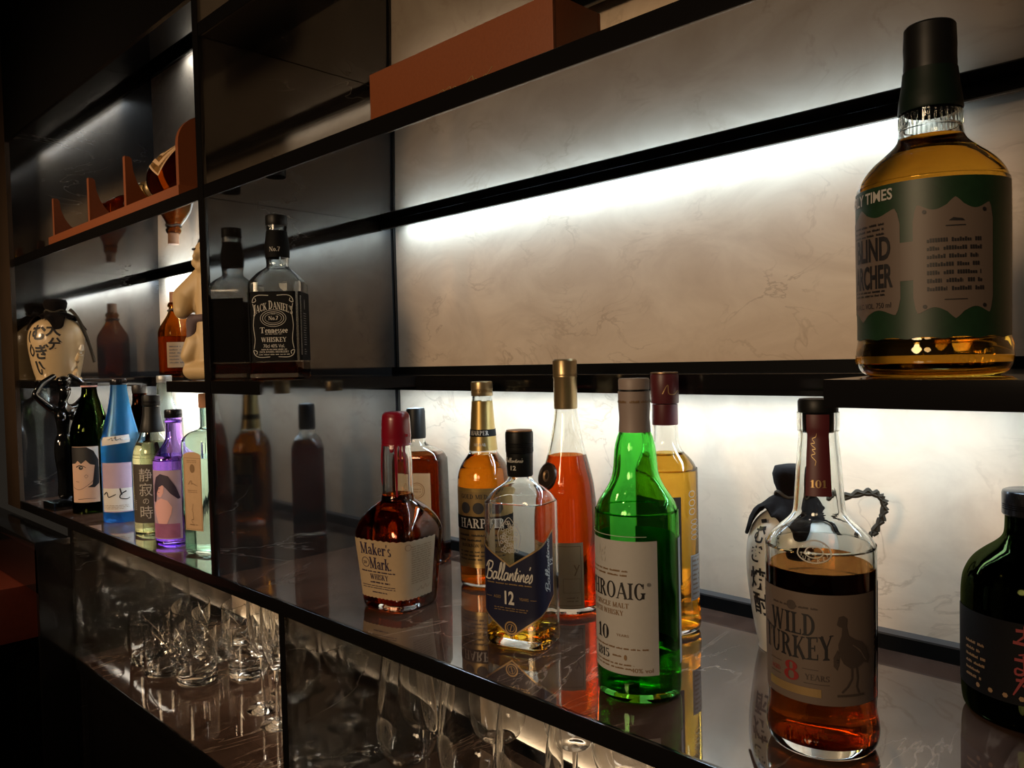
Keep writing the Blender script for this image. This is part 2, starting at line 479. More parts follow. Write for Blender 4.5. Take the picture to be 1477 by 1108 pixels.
# serif capitals (and a few lowercase letters) from stems, hairlines, bowls and bracket serifs
TK, TN, SV = 0.17, 0.065, 0.055
def _stem(x, y0, y1, t=TK, s=0.11, top=True, bot=True):
    o = [quad(x-t/2, y0, x+t/2, y1)]
    if bot: o.append(poly([(x-t/2-s, y0), (x+t/2+s, y0), (x+t/2+s, y0+SV*0.6), (x+t/2, y0+SV*1.8), (x-t/2, y0+SV*1.8), (x-t/2-s, y0+SV*0.6)]))
    if top: o.append(poly([(x-t/2-s, y1), (x-t/2-s, y1-SV*0.6), (x-t/2, y1-SV*1.8), (x+t/2, y1-SV*1.8), (x+t/2+s, y1-SV*0.6), (x+t/2+s, y1)]))
    return o
def _arc(cx, cy, rx, ry, a0, a1, tk=TK, tn=TN, n=16):
    V, F = [], []
    for i in range(n+1):
        a = R_(a0+(a1-a0)*i/n); c, s = math.cos(a), math.sin(a)
        t = tn+(tk-tn)*abs(c)**1.5; V += [(cx+rx*c, cy+ry*s), (cx+(rx-t)*c, cy+(ry-min(t, tn*1.3+abs(c)*t))*s)]
    return [(V, [(2*i, 2*i+2, 2*i+3, 2*i+1) for i in range(n)])]
def _ln(x0, y0, x1, y1, t): return [stroke([(x0, y0), (x1, y1)], t)]
def _sf(x, y, l=0.2): return [quad(x-l/2, y, x+l/2, y+SV*0.8)]
def GL(c):
    S_ = _stem
    if c == 'A': return .86, _ln(.1, 0, .43, 1, TN)+_ln(.43, 1, .74, 0, TK)+[quad(.2, .3, .62, .3+TN)]+_sf(.1, 0, .24)+_sf(.74, 0, .3)
    if c == 'B': return .76, S_(.2, 0, 1)+_arc(.3, .76, .32, .24, -90, 90)+_arc(.3, .27, .38, .27, -90, 90)+[quad(.2, 1-TN, .32, 1), quad(.2, .49, .32, .55), quad(.2, 0, .32, TN)]
    if c == 'C': return .78, _arc(.42, .5, .36, .52, 45, 315)+_ln(.68, .68, .70, .98, TN)
    if c == 'D': return .84, S_(.2, 0, 1)+_arc(.28, .5, .46, .5, -90, 90)+[quad(.2, 1-TN, .3, 1), quad(.2, 0, .3, TN)]
    if c == 'E': return .72, S_(.2, 0, 1)+[quad(.2, 1-TN, .64, 1), quad(.2, 0, .66, TN), quad(.2, .48, .5, .48+TN), quad(.6, .78, .65, 1), quad(.62, 0, .67, .25), quad(.46, .38, .51, .64)]
    if c == 'F': return .68, S_(.2, 0, 1)+[quad(.2, 1-TN, .62, 1), quad(.2, .48, .5, .48+TN), quad(.58, .78, .63, 1), quad(.46, .38, .51, .64)]
    if c == 'G': return .84, _arc(.42, .5, .36, .52, 45, 330)+_ln(.68, .68, .70, .98, TN)+S_(.68, .05, .42, TK, .08, True, False)
    if c == 'H': return .88, S_(.2, 0, 1)+S_(.68, 0, 1)+[quad(.2, .47, .68, .47+TN)]
    if c == 'I': return .42, S_(.21, 0, 1)
    if c == 'J': return .5, S_(.32, .1, 1, TK, .1, True, False)+_arc(.2, .05, .205, .2, -160, 0)
    if c == 'K': return .86, S_(.2, 0, 1)+_ln(.26, .4, .66, 1, TN)+_ln(.38, .55, .72, 0, TK)+_sf(.66, 1-SV, .24)+_sf(.73, 0, .26)
    if c == 'L': return .68, S_(.2, 0, 1)+[quad(.2, 0, .62, TN), quad(.58, 0, .63, .27)]
    if c == 'M': return 1.04, S_(.16, 0, 1, TN, .1)+S_(.84, 0, 1)+_ln(.16, 1, .5, .05, TK)+_ln(.82, 1, .5, .05, TN)
    if c == 'N': return .9, S_(.17, 0, 1, TN, .1)+S_(.72, 0, 1, TN, .1)+_ln(.2, .97, .7, .04, TK)
    if c == 'O': return .86, _arc(.43, .5, .38, .52, 0, 360, n=28)
    if c == 'P': return .72, S_(.2, 0, 1)+_arc(.3, .73, .36, .27, -90, 90)+[quad(.2, 1-TN, .32, 1), quad(.2, .46, .32, .52)]
    if c == 'R': return .82, S_(.2, 0, 1)+_arc(.3, .74, .34, .26, -90, 90)+[quad(.2, 1-TN, .32, 1), quad(.2, .48, .32, .54)]+_ln(.4, .5, .7, 0, TK)+_sf(.72, 0, .2)
    if c == 'S': return .64, _arc(.31, .745, .25, .27, 40, 265)+_arc(.32, .26, .28, .28, -140, 85)+_ln(.53, .72, .55, .98, TN)+_ln(.07, .02, .09, .28, TN)
    if c == 'T': return .78, S_(.39, 0, 1, TK, .1, False, True)+[quad(.06, 1-TN, .72, 1), quad(.05, .76, .1, 1), quad(.68, .76, .73, 1)]
    if c == 'U': return .86, S_(.2, .3, 1, TK, .1, True, False)+S_(.68, .3, 1, TN, .1, True, False)+_arc(.42, .3, .3, .32, 180, 360)
    if c == 'V': return .84, _ln(.14, 1, .42, 0, TK)+_ln(.72, 1, .42, 0, TN)+_sf(.14, 1-SV, .28)+_sf(.72, 1-SV, .22)
    if c == 'W': return 1.16, _ln(.14, 1, .36, 0, TK)+_ln(.58, .95, .36, 0, TN)+_ln(.56, 1, .8, 0, TK)+_ln(1.02, 1, .8, 0, TN)+_sf(.14, 1-SV, .28)+_sf(.56, 1-SV, .26)+_sf(1.02, 1-SV, .22)
    if c == 'Y': return .82, _ln(.12, 1, .41, .45, TK)+_ln(.70, 1, .41, .45, TN)+S_(.41, 0, .5, TK, .1, False, True)+_sf(.12, 1-SV, .28)+_sf(.70, 1-SV, .22)
    if c == 'a': return .58, _arc(.27, .47, .2, .2, 0, 170, TK, TN)+S_(.42, 0, .5, TK*.9, .06, False, True)+_arc(.27, .2, .22, .2, 60, 300)
    if c == 'k': return .64, S_(.16, 0, 1, TK, .08)+_ln(.2, .28, .48, .66, TN)+_ln(.3, .38, .54, 0, TK)+_sf(.48, .63, .2)+_sf(.55, 0, .2)
    if c == 'e': return .54, _arc(.28, .33, .24, .35, 0, 315)+[quad(.1, .33, .5, .33+TN)]
    if c == 'r': return .5, S_(.16, 0, .66, TK, .08)+_arc(.36, .46, .2, .2, 40, 180)+[disc(.44, .56, .07)]
    if c == 's': return .44, _arc(.21, .5, .16, .18, 30, 265, TK*.9)+_arc(.22, .17, .19, .19, -145, 85, TK*.9)
    if c == 'n': return .64, S_(.16, 0, .66, TK, .07)+_arc(.32, .42, .22, .25, 0, 150)+S_(.46, 0, .42, TK, .07, False, True)
    if c == 'o': return .56, _arc(.28, .33, .24, .35, 0, 360, n=24)
    if c == '0': return .6, _arc(.3, .5, .26, .52, 0, 360, n=26)
    if c == '1': return .42, S_(.22, 0, 1, TK, .1, False, True)+_ln(.05, .78, .22, .97, TN)
    if c == '5': return .6, _arc(.28, .31, .27, .32, -150, 110)+[quad(.12, 1-TK*.7, .5, 1)]+_ln(.14, .98, .12, .55, TN)
    if c == '7': return .58, [quad(.05, 1-TK*.7, .54, 1)]+_ln(.5, .95, .22, 0, TK)
    if c == '8': return .62, _arc(.31, .75, .23, .26, 0, 360, n=22)+_arc(.31, .27, .28, .29, 0, 360, n=22)
    if c == '2': return .6, _arc(.29, .7, .25, .31, -20, 170)+_ln(.5, .6, .1, .06, TN*1.6)+[quad(.06, 0, .55, TK*.7)]
    if c == "'": return .2, [poly([(.05, 1), (.16, 1), (.12, .74), (.07, .74)])]
    if c == '.': return .24, [disc(.12, .07, .08)]
    if c == ' ': return .36, []
    return .5, []
def serif(s, x, y, h, width=None, align='c', rot=0, arch=None, smallcaps=None, track=0.0):
    """serif lettering; arch = height of an arched baseline; smallcaps scales all but first letters of words"""
    parts, cx = [], 0.0; first = True
    for ch in s:
        k = 1.0 if (smallcaps is None or first) else smallcaps
        wd, sh = GL(ch); first = (ch == ' ')
        if sh: parts.append((cx, k, join(sh)))
        cx += wd*k+track
    kx = (width/cx) if width else h
    ox = {'c': -cx/2, 'l': 0, 'r': -cx}[align]; V, F = [], []
    c, si = math.cos(rot), math.sin(rot)
    for px, k, (vs, fs) in parts:
        b = len(V)
        for a, v in vs:
            gx = (px+a*k+ox)*kx; gy = v*k*h
            if arch: t = 2*gx/(width or cx*h); gy = gy*(1+0.12*t*t)-arch*t*t
            V.append((x+gx*c-gy*si, y+gx*si+gy*c))
        F += [tuple(b+i for i in f) for f in fs]
    return V, F
def script(words, x, y, h, width, wt=0.09, rot=0.0):
    """joined hand lettering from pen paths on a unit grid; words = list of pen paths"""
    V, F = [], []; c, si = math.cos(rot), math.sin(rot)
    xs = [p[0] for path in words for p in path]; x0, x1 = min(xs), max(xs); kx = width/(x1-x0)
    for path in words:
        vs, fs = stroke(path, wt, wt*0.8, 5); b = len(V)
        for a, v in vs:
            gx = (a-x0+0.22*v)*kx-width/2; gy = v*h; V.append((x+gx*c-gy*si, y+gx*si+gy*c))
        F += [tuple(b+i for i in f) for f in fs]
    return V, F
def pen_word(w):
    P = []; cx = 0.0
    for ch in w:
        if ch == 'B': P += [[(cx+.2, .95), (cx+.16, .4), (cx+.1, .02), (cx-.05, .05)], [(cx-.05, .7), (cx+.15, 1.05), (cx+.55, 1.0), (cx+.5, .65), (cx+.22, .52), (cx+.58, .42), (cx+.55, .05), (cx+.2, -.02), (cx+.08, .15)]]; cx += .68
        elif ch == 'a': P += [[(cx+.34, .42), (cx+.12, .44), (cx+.02, .18), (cx+.12, 0), (cx+.28, .12), (cx+.36, .45), (cx+.34, .1), (cx+.48, .06)]]; cx += .46
        elif ch == 'l': P += [[(cx, .08), (cx+.2, .6), (cx+.22, 1.0), (cx+.12, .95), (cx+.08, .2), (cx+.16, 0), (cx+.3, .1)]]; cx += .28
        elif ch == 'n': P += [[(cx, .1), (cx+.08, .45), (cx+.08, 0)], [(cx+.08, .15), (cx+.25, .45), (cx+.32, .35), (cx+.32, .08), (cx+.46, .06)]]; cx += .44
        elif ch == 't': P += [[(cx, .1), (cx+.16, .8), (cx+.12, .1), (cx+.28, .05)], [(cx, .5), (cx+.3, .52)]]; cx += .28
        elif ch == 'i': P += [[(cx, .1), (cx+.1, .42), (cx+.1, .06), (cx+.24, .06)], [(cx+.13, .62), (cx+.15, .68)]]; cx += .22
        elif ch == 'e': P += [[(cx, .16), (cx+.24, .3), (cx+.18, .46), (cx+.04, .3), (cx+.08, .02), (cx+.32, .1)]]; cx += .3
        elif ch == 's': P += [[(cx, .08), (cx+.16, .5), (cx+.24, .15), (cx+.08, -.02), (cx+.02, .06)]]; cx += .28
        elif ch == "'": P += [[(cx+.02, .95), (cx-.02, .75)]]; cx += .04
        else: cx += .3
    return P
def scribble(seed, n=9):
    rd = random.Random(seed); return [[(i*0.25+rd.uniform(-.08, .08), rd.uniform(0, 1) if i % 2 else rd.uniform(0, .35)) for i in range(n)]]

def face_cam(x, y, tw=0.0):
    return math.atan2(CAM.y-y, CAM.x-x)+PI/2+R_(tw)

# ------------------------------------------------------------------ the setting
FR = -0.3345            # front plane of the cabinet
WY = 0.019              # back wall plane
XD = -1.177             # right face of the dividing panel
XL = -2.25              # right face of the far left panel
XR = 0.75               # far right, out of view
def struct(o): o['kind'] = 'structure'; return o
struct(box('wall_back', XL-0.15, XR, WY, WY+0.03, -0.95, 1.6, 'wall_stone'))
struct(box('floor', -5.0, 2.5, -4.0, WY, -0.97, -0.95, 'floor_marble'))
struct(box('ceiling', -5.0, 2.5, -4.0, WY+0.1, 1.6, 1.62, 'black_trim'))
wl = struct(box('wall_left', XL-0.10, XL, FR+0.006, WY, 0.0, 1.6, 'panel_marble'))
lp = box('front_post', XL-0.11, XL+0.002, FR-0.004, FR+0.006, -0.02, 1.6, 'brown_panel', wl)
struct(box('wall_far_left', -5.0, -4.95, -4.0, WY, -0.95, 1.6, 'brown_panel'))

# dividing panel
dv = empty('divider_panel', (XD-0.008, -0.15, 0.0), 0, 'tall polished black marble panel dividing the two shelf bays', 'panel')
def child_box(par, name, x0, x1, y0, y1, z0, z1, mat, bev=0.0):
    l = par.location
    return box(name, x0-l.x, x1-l.x, y0-l.y, y1-l.y, z0-l.z, z1-l.z, mat, par, bev)
child_box(dv, 'marble_slab', XD-0.016, XD, FR+0.004, WY-0.001, 0.0, 1.58, 'panel_marble')
child_box(dv, 'front_post', XD-0.0165, XD+0.0012, FR-0.003, FR+0.004, 0.0, 1.58, 'black_trim', 0.001)
child_box(dv, 'corner_bead', XD, XD+0.004, WY-0.006, WY-0.001, 0.016, 1.58, 'black_trim')

# worktop
ct = empty('worktop', (-0.8, -0.15, -0.018), 0, 'long polished brown marble worktop with black front edge', 'worktop')
child_box(ct, 'marble_top', XL, XR, FR+0.002, WY, -0.016, 0.0, 'counter_marble')
child_box(ct, 'front_edge', XL, XR, FR-0.003, FR+0.0015, -0.019, 0.0004, 'black_trim', 0.0006)
child_box(ct, 'underside', XL, XR, FR+0.002, WY, -0.0185, -0.016, 'black_mirror')
tr = struct(box('trim_1', XD+0.001, XR, 0.003, WY, 0.0002, 0.016, 'rail_black')); box('trim_lip', XD+0.001, XR, 0.003, WY, 0.016, 0.018, 'rail_lip', tr)
struct(box('trim_2', XL, XD-0.017, 0.003, WY, 0.0002, 0.016, 'rail_black'))

def led(par, x0, x1, y0, y1, z, mat):
    l = par.location
    return meshobj('led_strip', [(x0-l.x, y0-l.y, z-l.z), (x0-l.x, y1-l.y, z-l.z), (x1-l.x, y1-l.y, z-l.z), (x1-l.x, y0-l.y, z-l.z)], [(0, 1, 2, 3)], mat, par, False)
def shelf(name, label, x0, x1, zu, th, mat_led, lx0, lx1, rail_h=0.0125, top='panel_marble'):
    s = empty(name, ((x0+x1)/2, -0.15, zu), 0, label, 'shelf')
    child_box(s, 'board', x0, x1, FR+0.002, WY, zu+0.002, zu+th, top)
    child_box(s, 'front_edge', x0, x1, FR-0.002, FR+0.0018, zu-0.002, zu+th, 'black_trim', 0.0008)
    l = s.location; sl = 0.005
    vv = [(xx-l.x, yy-l.y, zz-l.z) for yy, zz in ((FR+0.002, zu), (WY, zu-sl), (WY, zu+0.0018), (FR+0.002, zu+0.0018)) for xx in (x0, x1)]
    meshobj('underside', vv, [(0, 2, 3, 1), (2, 4, 5, 3), (4, 6, 7, 5), (6, 0, 1, 7), (0, 6, 4, 2), (1, 3, 5, 7)], 'black_mirror', s, False)
    zu -= sl*0.97
    child_box(s, 'light_rail', x0, x1, -0.014, -0.010, zu-rail_h, zu, 'rail_black')
    child_box(s, 'rail_lip', x0, x1, -0.014, -0.008, zu-rail_h-0.0015, zu-rail_h, 'rail_lip')
    if mat_led: led(s, lx0, lx1, -0.009, 0.005, zu-0.003, mat_led)
    return s
up = shelf('upper_shelf', 'long black upper shelf carrying the orange box', XD+0.002, XR, 0.575, 0.018, 'led_white', -1.14, -0.27)
tp = shelf('top_shelf', 'black shelf at the top edge above the orange box', XD+0.002, XR, 0.815, 0.018, 'led_top', -1.14, -0.82)
ul = shelf('upper_shelf', 'black shelf of the left bay carrying the orange leather rack', XL+0.002, XD-0.018, 0.575, 0.018, 'led_side', -2.19, -1.22)
tl = empty('canopy_shelf', (-1.7, -0.15, 1.11), 0, 'black canopy over the left bay with a lit rail', 'shelf')
child_box(tl, 'board', XL+0.002, XD-0.018, FR+0.004, WY, 1.11, 1.13, 'black_mirror')
child_box(tl, 'fascia', XL-0.10, XD-0.018, FR-0.003, FR+0.004, 0.878, 1.58, 'black_trim')
child_box(tl, 'light_rail', XL+0.002, XD-0.018, -0.014, -0.010, 1.09, 1.11, 'rail_black')
led(tl, -2.02, -1.22, -0.009, 0.005, 1.106, 'led_canopy')

# narrow mid ledge with two deeper ends
md = empty('mid_shelf', (-0.7, -0.05, 0.275), 0, 'narrow black mid ledge with deeper ends along the lit wall', 'shelf')
child_box(md, 'ledge', XD+0.002, XR, -0.064, WY, 0.2795, 0.2975, 'black_trim', 0.0006)
child_box(md, 'left_end_board', XD+0.002, -1.023, FR, -0.0642, 0.2795, 0.2975, 'panel_marble')
child_box(md, 'left_front_edge', XD+0.002, -1.023, FR-0.002, FR-0.0001, 0.2792, 0.2978, 'black_trim')
child_box(md, 'right_end_board', -0.235, XR, FR, -0.0642, 0.2815, 0.3008, 'black_trim', 0.0008)
child_box(md, 'back_rail', XD+0.002, XR, 0.004, WY, 0.2975, 0.311, 'rail_black')
child_box(md, 'lip', XD+0.002, XR, -0.062, -0.058, 0.2735, 0.2795, 'black_trim')
led(md, -1.15, -0.18, -0.054, -0.034, 0.2785, 'led_lower')
ml = empty('mid_shelf', (-1.7, -0.05, 0.275), 0, 'narrow black ledge of the left bay under the cream jug', 'shelf')
child_box(ml, 'ledge', XL+0.002, XD-0.018, -0.070, WY, 0.2795, 0.2975, 'black_trim', 0.0006)
child_box(ml, 'left_end_board', XL+0.002, -2.096, FR, -0.0702, 0.2795, 0.2975, 'black_trim', 0.0006)
child_box(ml, 'right_end_board', -1.345, XD-0.018, FR, -0.0702, 0.2795, 0.2975, 'black_trim', 0.0006)
child_box(ml, 'back_rail', XL+0.002, XD-0.018, 0.014, WY, 0.2975, 0.311, 'rail_black')
child_box(ml, 'lip', XL+0.002, XD-0.018, -0.068, -0.064, 0.2735, 0.2795, 'black_trim')
led(ml, -2.15, -1.25, -0.054, -0.034, 0.2785, 'led_side')

# lower cabinet
XLL = -1.875
lc = empty('lower_cabinet', (-0.8, -0.15, -0.95), 0, 'black lower cabinet with open glass shelves below the worktop', 'cabinet')
child_box(lc, 'side_panel', XLL-0.016, XLL, FR+0.004, WY-0.001, -0.94, -0.0195, 'panel_marble')
child_box(lc, 'front_post', XLL-0.0165, XLL+0.001, FR-0.002, FR+0.004, -0.94, -0.0196, 'black_trim')
child_box(lc, 'divider', -0.992, -0.979, FR+0.004, WY-0.001, -0.94, -0.0195, 'panel_marble')
child_box(lc, 'front_post', -0.993, -0.9775, FR-0.002, FR+0.004, -0.94, -0.0196, 'black_trim')
for x0, x1, wx in ((XLL, -0.992, 0), (-0.979, XR, 1)):
    child_box(lc, 'shelf_board', x0, x1, FR+0.002, WY, -0.318, -0.30, 'counter_marble')
    child_box(lc, 'shelf_edge', x0, x1, FR-0.002, FR+0.0018, -0.322, -0.2996, 'black_trim', 0.0006)
    child_box(lc, 'back_rail', x0, x1, 0.003, 0.007, -0.2999, -0.281, 'rail_black')
    led(lc, x0+0.05, min(x1, -0.2)-0.02, 0.008, 0.018, -0.292, 'led_base_fill')  # strip added out of sight behind the rail to brighten the lower wall
    child_box(lc, 'door', x0+0.004, x1-0.004, FR+0.012, FR+0.026, -0.93, -0.326, 'black_trim')
    child_box(lc, 'light_rail', x0, x1, -0.006, -0.002, -0.034, -0.0195, 'rail_black')
    led(lc, x0+0.25, min(x1, -0.2)-0.03, -0.045, -0.022, -0.0200, 'led_warm')

# low black side table at the left with a leather seat behind it
st = empty('side_table', (-2.4, -0.37, -0.95), 0, 'glossy black side table joined to the cabinet at lower left', 'table')
child_box(st, 'table_top', -4.2, XLL+0.004, -0.406, FR-0.004, -0.052, -0.036, 'black_trim', 0.001)
child_box(st, 'apron', -4.2, XLL+0.001, -0.402, -0.39, -0.145, -0.0522, 'black_trim')
child_box(st, 'back_panel', -4.2, XLL-0.0145, FR-0.012, FR-0.004, -0.95, -0.0522, 'black_trim')  # black sheet added to keep the space under the table dark
child_box(st, 'leg_panel', XLL-0.014, XLL+0.002, -0.402, FR-0.004, -0.95, -0.0522, 'black_trim')
ls = empty('leather_stool', (-2.35, -0.52, -0.95), 0, 'reddish brown leather stool under the black side table', 'stool')
child_box(ls, 'cushion', -2.6, -2.0, -0.75, -0.352, -0.275, -0.149, 'brown_leather', 0.02)
child_box(ls, 'frame', -2.58, -2.02, -0.73, -0.37, -0.30, -0.2755, 'black_trim', 0.003)
for lx in (-2.56, -2.05):
    for ly in (-0.71, -0.39): child_box(ls, 'leg', lx-0.015, lx+0.015, ly-0.015, ly+0.015, -0.95, -0.3002, 'black_trim')

# ------------------------------------------------------------------ bottles on the worktop, right bay
def cap_ribbed(name, r, z0, z1, mat, parent, ribs=0, bead=True):
    pr = [(0, z0), (r*0.97, z0), (r, z0+0.001)]
    if bead:
        h = z1-z0
        for k in (0.28, 0.36, 0.44):
            pr += [(r, z0+h*(k-.02)), (r*0.955, z0+h*k), (r, z0+h*(k+.02))]
    pr += [(r, z1-0.003), (r*0.97, z1-0.0008), (r*0.9, z1), (0, z1)]
    return lathe(name, pr, mat, parent, 48)

# --- red wax bourbon
x, y = -0.852, -0.235
b = Bottle('whisky_bottle', (x, y, 0), face_cam(x, y, -42), [
    (0, .036, .036, 4), (.003, .0395, .0395, 4), (.012, .0412, .0412, 4), (.03, .0425, .0425, 4), (.06, .0452, .0452, 4), (.092, .0482, .0482, 4),
    (.101, .0480, .0480, 3.8), (.110, .0458, .0458, 3.4), (.119, .0415, .0415, 3), (.128, .0345, .0345, 2.6), (.1345, .0272, .0272, 2.3), (.139, .0222, .0222, 2), (.1425, .0216, .0216, 2), (.147, .0206, .0206, 2),
    (.16, .0203, .0203, 2), (.19, .0200, .0200, 2), (.215, .0180, .0180, 2), (.235, .017, .017, 2)],
    'squat square bourbon bottle sealed with dripping red wax')
b.body('glass_clear', 0.003, 0.010); b.fill('liquid_bourbon', 0.147, 0.003, 0.010)
# wax with drips
seg = 180; V, F = [], []
dr = [random.Random(3).random() for _ in range(seg)]
def drip(i):
    a = 360*i/seg; z = .2105
    for c, d, wd in ((309, .066, 5.5), (326, .020, 5), (341, .038, 4.5), (238, .052, 4.5), (292, .008, 10)):
        t = abs((a-c+180) % 360-180)
        if t < wd: z = min(z, .2105-d*max(0, 1-(t/wd)**6))
    return z
rows = 9
for j in range(rows+1):
    for i in range(seg):
        zb = drip(i); t = j/rows
        zz = zb+(.2135-zb)*t
        r = b.ring_at(zz)[1]+.0010+.0006*math.sin(PI*min(1, t*1.3))
        if j == 0: r = b.ring_at(zz)[1]+.0002
        a = 2*PI*i/seg; V.append((r*math.cos(a), r*math.sin(a), zz))
for z_, r_ in ((.216, .0195), (.219, .0190), (.222, .0196), (.245, .0186), (.251, .0176), (.2545, .0145)):
    for i in range(seg):
        a = 2*PI*i/seg; V.append((r_*math.cos(a), r_*math.sin(a), z_))
nr = rows+1+6
for j in range(nr-1):
    for i in range(seg): k = (i+1) % seg; F.append((j*seg+i, j*seg+k, (j+1)*seg+k, (j+1)*seg+i))
c = len(V); V.append((0, 0, .2552))
for i in range(seg): F.append(((nr-1)*seg+i, (nr-1)*seg+(i+1) % seg, c))
meshobj('wax_seal', V, F, 'wax_red', b.root, True, 60)
bm = bmesh.new(); add_box(bm, .018, .0225, -.003, .003, .222, .226, .0008); bmobj('wax_tab', bm, 'wax_red', b.root)
b.uvmap(.06)
lb = b.patch('label', -.036, .094, lambda u: .0175+.0012*math.sin(u*900)*.5+(.004 if u > .05 else 0)*0, lambda u: .0935+.0006*math.sin(u*700), 'paper_cream', nu=60)
b.print([serif("Maker's", .001, .0745, .0150, .050), serif('Mark.', .0075, .0560, .0150, .036), serif('WHISKY', .004, .0420, .0070, .031),
         disc(-.017, .0635, .0066, .0066, 24, .0008), text('SIV', -.0175, .0612, .0042, .006),
         micro(-.026, .030, .0502, .0535, 1, .55, 0, 2), micro(-.012, .022, .0362, .0395, 1, .6, 0, 5),
         micro(-.028, .032, .0292, .0348, 2, .4, .05, 6), micro(-.010, .016, .0235, .0265, 1, .5, 0, 8)], 'ink_navy', parent=lb)
b.print([micro(.052, .0885, .0365, .0870, 17, .42, .12, 11), disc(.0475, .0855, .0042, .0042, 20, .0006)]+[script(scribble(4, 12), .074, .0265, .006, .026, .09)], 'ink_brown', parent=lb)

# --- dark square bottle behind it
x, y = -1.012, -0.075
b = Bottle('whisky_bottle', (x, y, 0), face_cam(x, y, -20), [
    (0, .044, .026, 5), (.004, .0475, .0295, 5), (.02, .0485, .0305, 5), (.15, .0470, .0300, 5), (.166, .0455, .0290, 4.5), (.176, .040, .0260, 3.6), (.183, .0280, .0220, 2.6), (.188, .0175, .0170, 2), (.196, .0140, .0140, 2), (.225, .0135, .0135, 2)],
    'flat clear bottle with black wax cap behind the red wax bottle')
b.body('glass_clear', 0.003, 0.010); b.fill('liquid_dark', 0.172, 0.003, 0.010)
lathe('wax_cap', [(0, .198), (.0150, .1975), (.0156, .202), (.0152, .240), (.0140, .2455), (.006, .2465), (0, .2475)], 'plastic_black', b.root)
b.uvmap(.09)
lb = b.patch('label', -.030, .032, .062, .145, 'paper_cream', nu=30)
b.print([disc(.010, .118, .0125, .0125, 28, .0012), disc(.010, .118, .0095, .0095, 28, .0006), micro(.004, .016, .114, .122, 2, .4, 0, 3), micro(-.02, .028, .074, .092, 4, .4, .2, 4)], 'ink_brown', parent=lb)

# --- gold labelled bourbon
x, y = -0.833, -0.096
b = Bottle('whisky_bottle', (x, y, 0), face_cam(x, y, -14), [
    (0, .031), (.003, .0355), (.010, .0368), (.05, .0372), (.142, .0376), (.156, .0368), (.166, .0342), (.175, .0300), (.182, .0250), (.187, .0215), (.192, .0202), (.225, .0172), (.262, .0146), (.270, .0142)],
    'round amber bourbon bottle with gold neck and gold-black label')
b.body('glass_clear'); b.fill('liquid_amber', 0.186)
cap_ribbed('screw_cap', .0155, .2690, .2895, 'metal_gold', b.root)
b.uvmap(.22); nl = b.patch('neck_label', -.05, .05, .192, .262, 'paper_gold', nu=40)
b.patch('neck_band', -.049, .049, .212, .222, 'paper_black', off=.0007, nu=40, nv=2, parent=nl)
b.print([serif('HARPER', -.001, .2142, .0062, .026), serif('MEDAL', 0, .1990, .0040, .016)], 'ink_white', off=.0011, parent=nl)
b.uvmap(.09)
lb = b.patch('label', -.062, .062, .031, .142, 'paper_gold', nu=48)
b.patch('label_field', -.056, .056, .036, .137, 'paper_bronze', off=.0006, parent=lb)
b.patch('label_band', -.060, .060, .084, .103, 'paper_black', off=.0009, parent=lb)
b.print([serif('HARPER', .000, .0870, .0130, .060)], 'ink_white', off=.0013, parent=lb)
b.print([serif('GOLD MEDAL', -.002, .1275, .0062, .052), disc(-.02, .1145, .008, .008, 20), disc(0, .1145, .008, .008, 20), disc(.02, .1145, .008, .008, 20)], 'ink_black', off=.001, parent=lb)
b.print([micro(-.034, .034, .066, .080, 2, .4, .1, 1), serif('BOURBON WHISKEY', 0, .0600, .0045, .058), micro(-.034, .034, .040, .056, 3, .4, .2, 7)], 'ink_black', off=.001, parent=lb)

# --- clear nearly empty blended scotch
x, y = -0.629, -0.231
b = Bottle('whisky_bottle', (x, y, 0), face_cam(x, y, -29), [
    (0, .034, .025, 5), (.003, .0368, .0276, 5), (.012, .0378, .0284, 5), (.05, .0378, .0284, 5), (.150, .0376, .0282, 5), (.160, .0366, .0276, 4.4), (.168, .0332, .0256, 3.6), (.175, .0262, .0222, 2.8), (.181, .0178, .0168, 2.2), (.187, .0138, .0138, 2), (.20, .0128, .0128, 2), (.226, .0126, .0126, 2)],
    'clear flat whisky bottle with navy shield label, almost empty')
b.body('glass_clear', 0.0035, 0.011); b.fill('liquid_pale', 0.022, 0.0035, 0.011)
lathe('cap_sleeve', [(0, .1885), (.0140, .1885), (.0146, .190), (.0152, .2145), (0, .2147)], 'plastic_black', b.root, 48)
cap_ribbed('screw_cap', .0158, .2150, .2390, 'plastic_black', b.root)
lathe('cap_disc', [(0, .2391), (.0150, .2391), (.0146, .2402), (0, .2405)], 'metal_copper', b.root)
b.uvmap(.205); b.print([script(pen_word("Ballantine's"), -.001, .2050, .0048, .020, .1), text('12', 0, .1965, .0050, bold=.02)], 'ink_white', off=.0027)
b.uvmap(.08)
UT = lambda u: .093+min(abs(u), .062)*.62; UB = lambda u: .012+min(abs(u), .062)*.72
lb = b.patch('label', -.062, .062, UB, UT, 'gold_ink', nu=64, nv=6)
b.patch('label_field', -.0605, .0605, lambda u: UB(u)+.0022, lambda u: UT(u)-.0022, 'paper_navy', off=.0007, nu=64, nv=6, parent=lb)
b.print([script(pen_word("Ballantine's"), -.003, .0760, .0185, .058, .105), text('12', -.001, .0500, .0145, .0115, bold=.03),
         script(pen_word("Ballantine's"), .0515, .092, .0085, .058, .1, rot=PI/2), text('12', .0585, .096, .0065, bold=.03, rot=PI/2)], 'ink_white', off=.0012, parent=lb)
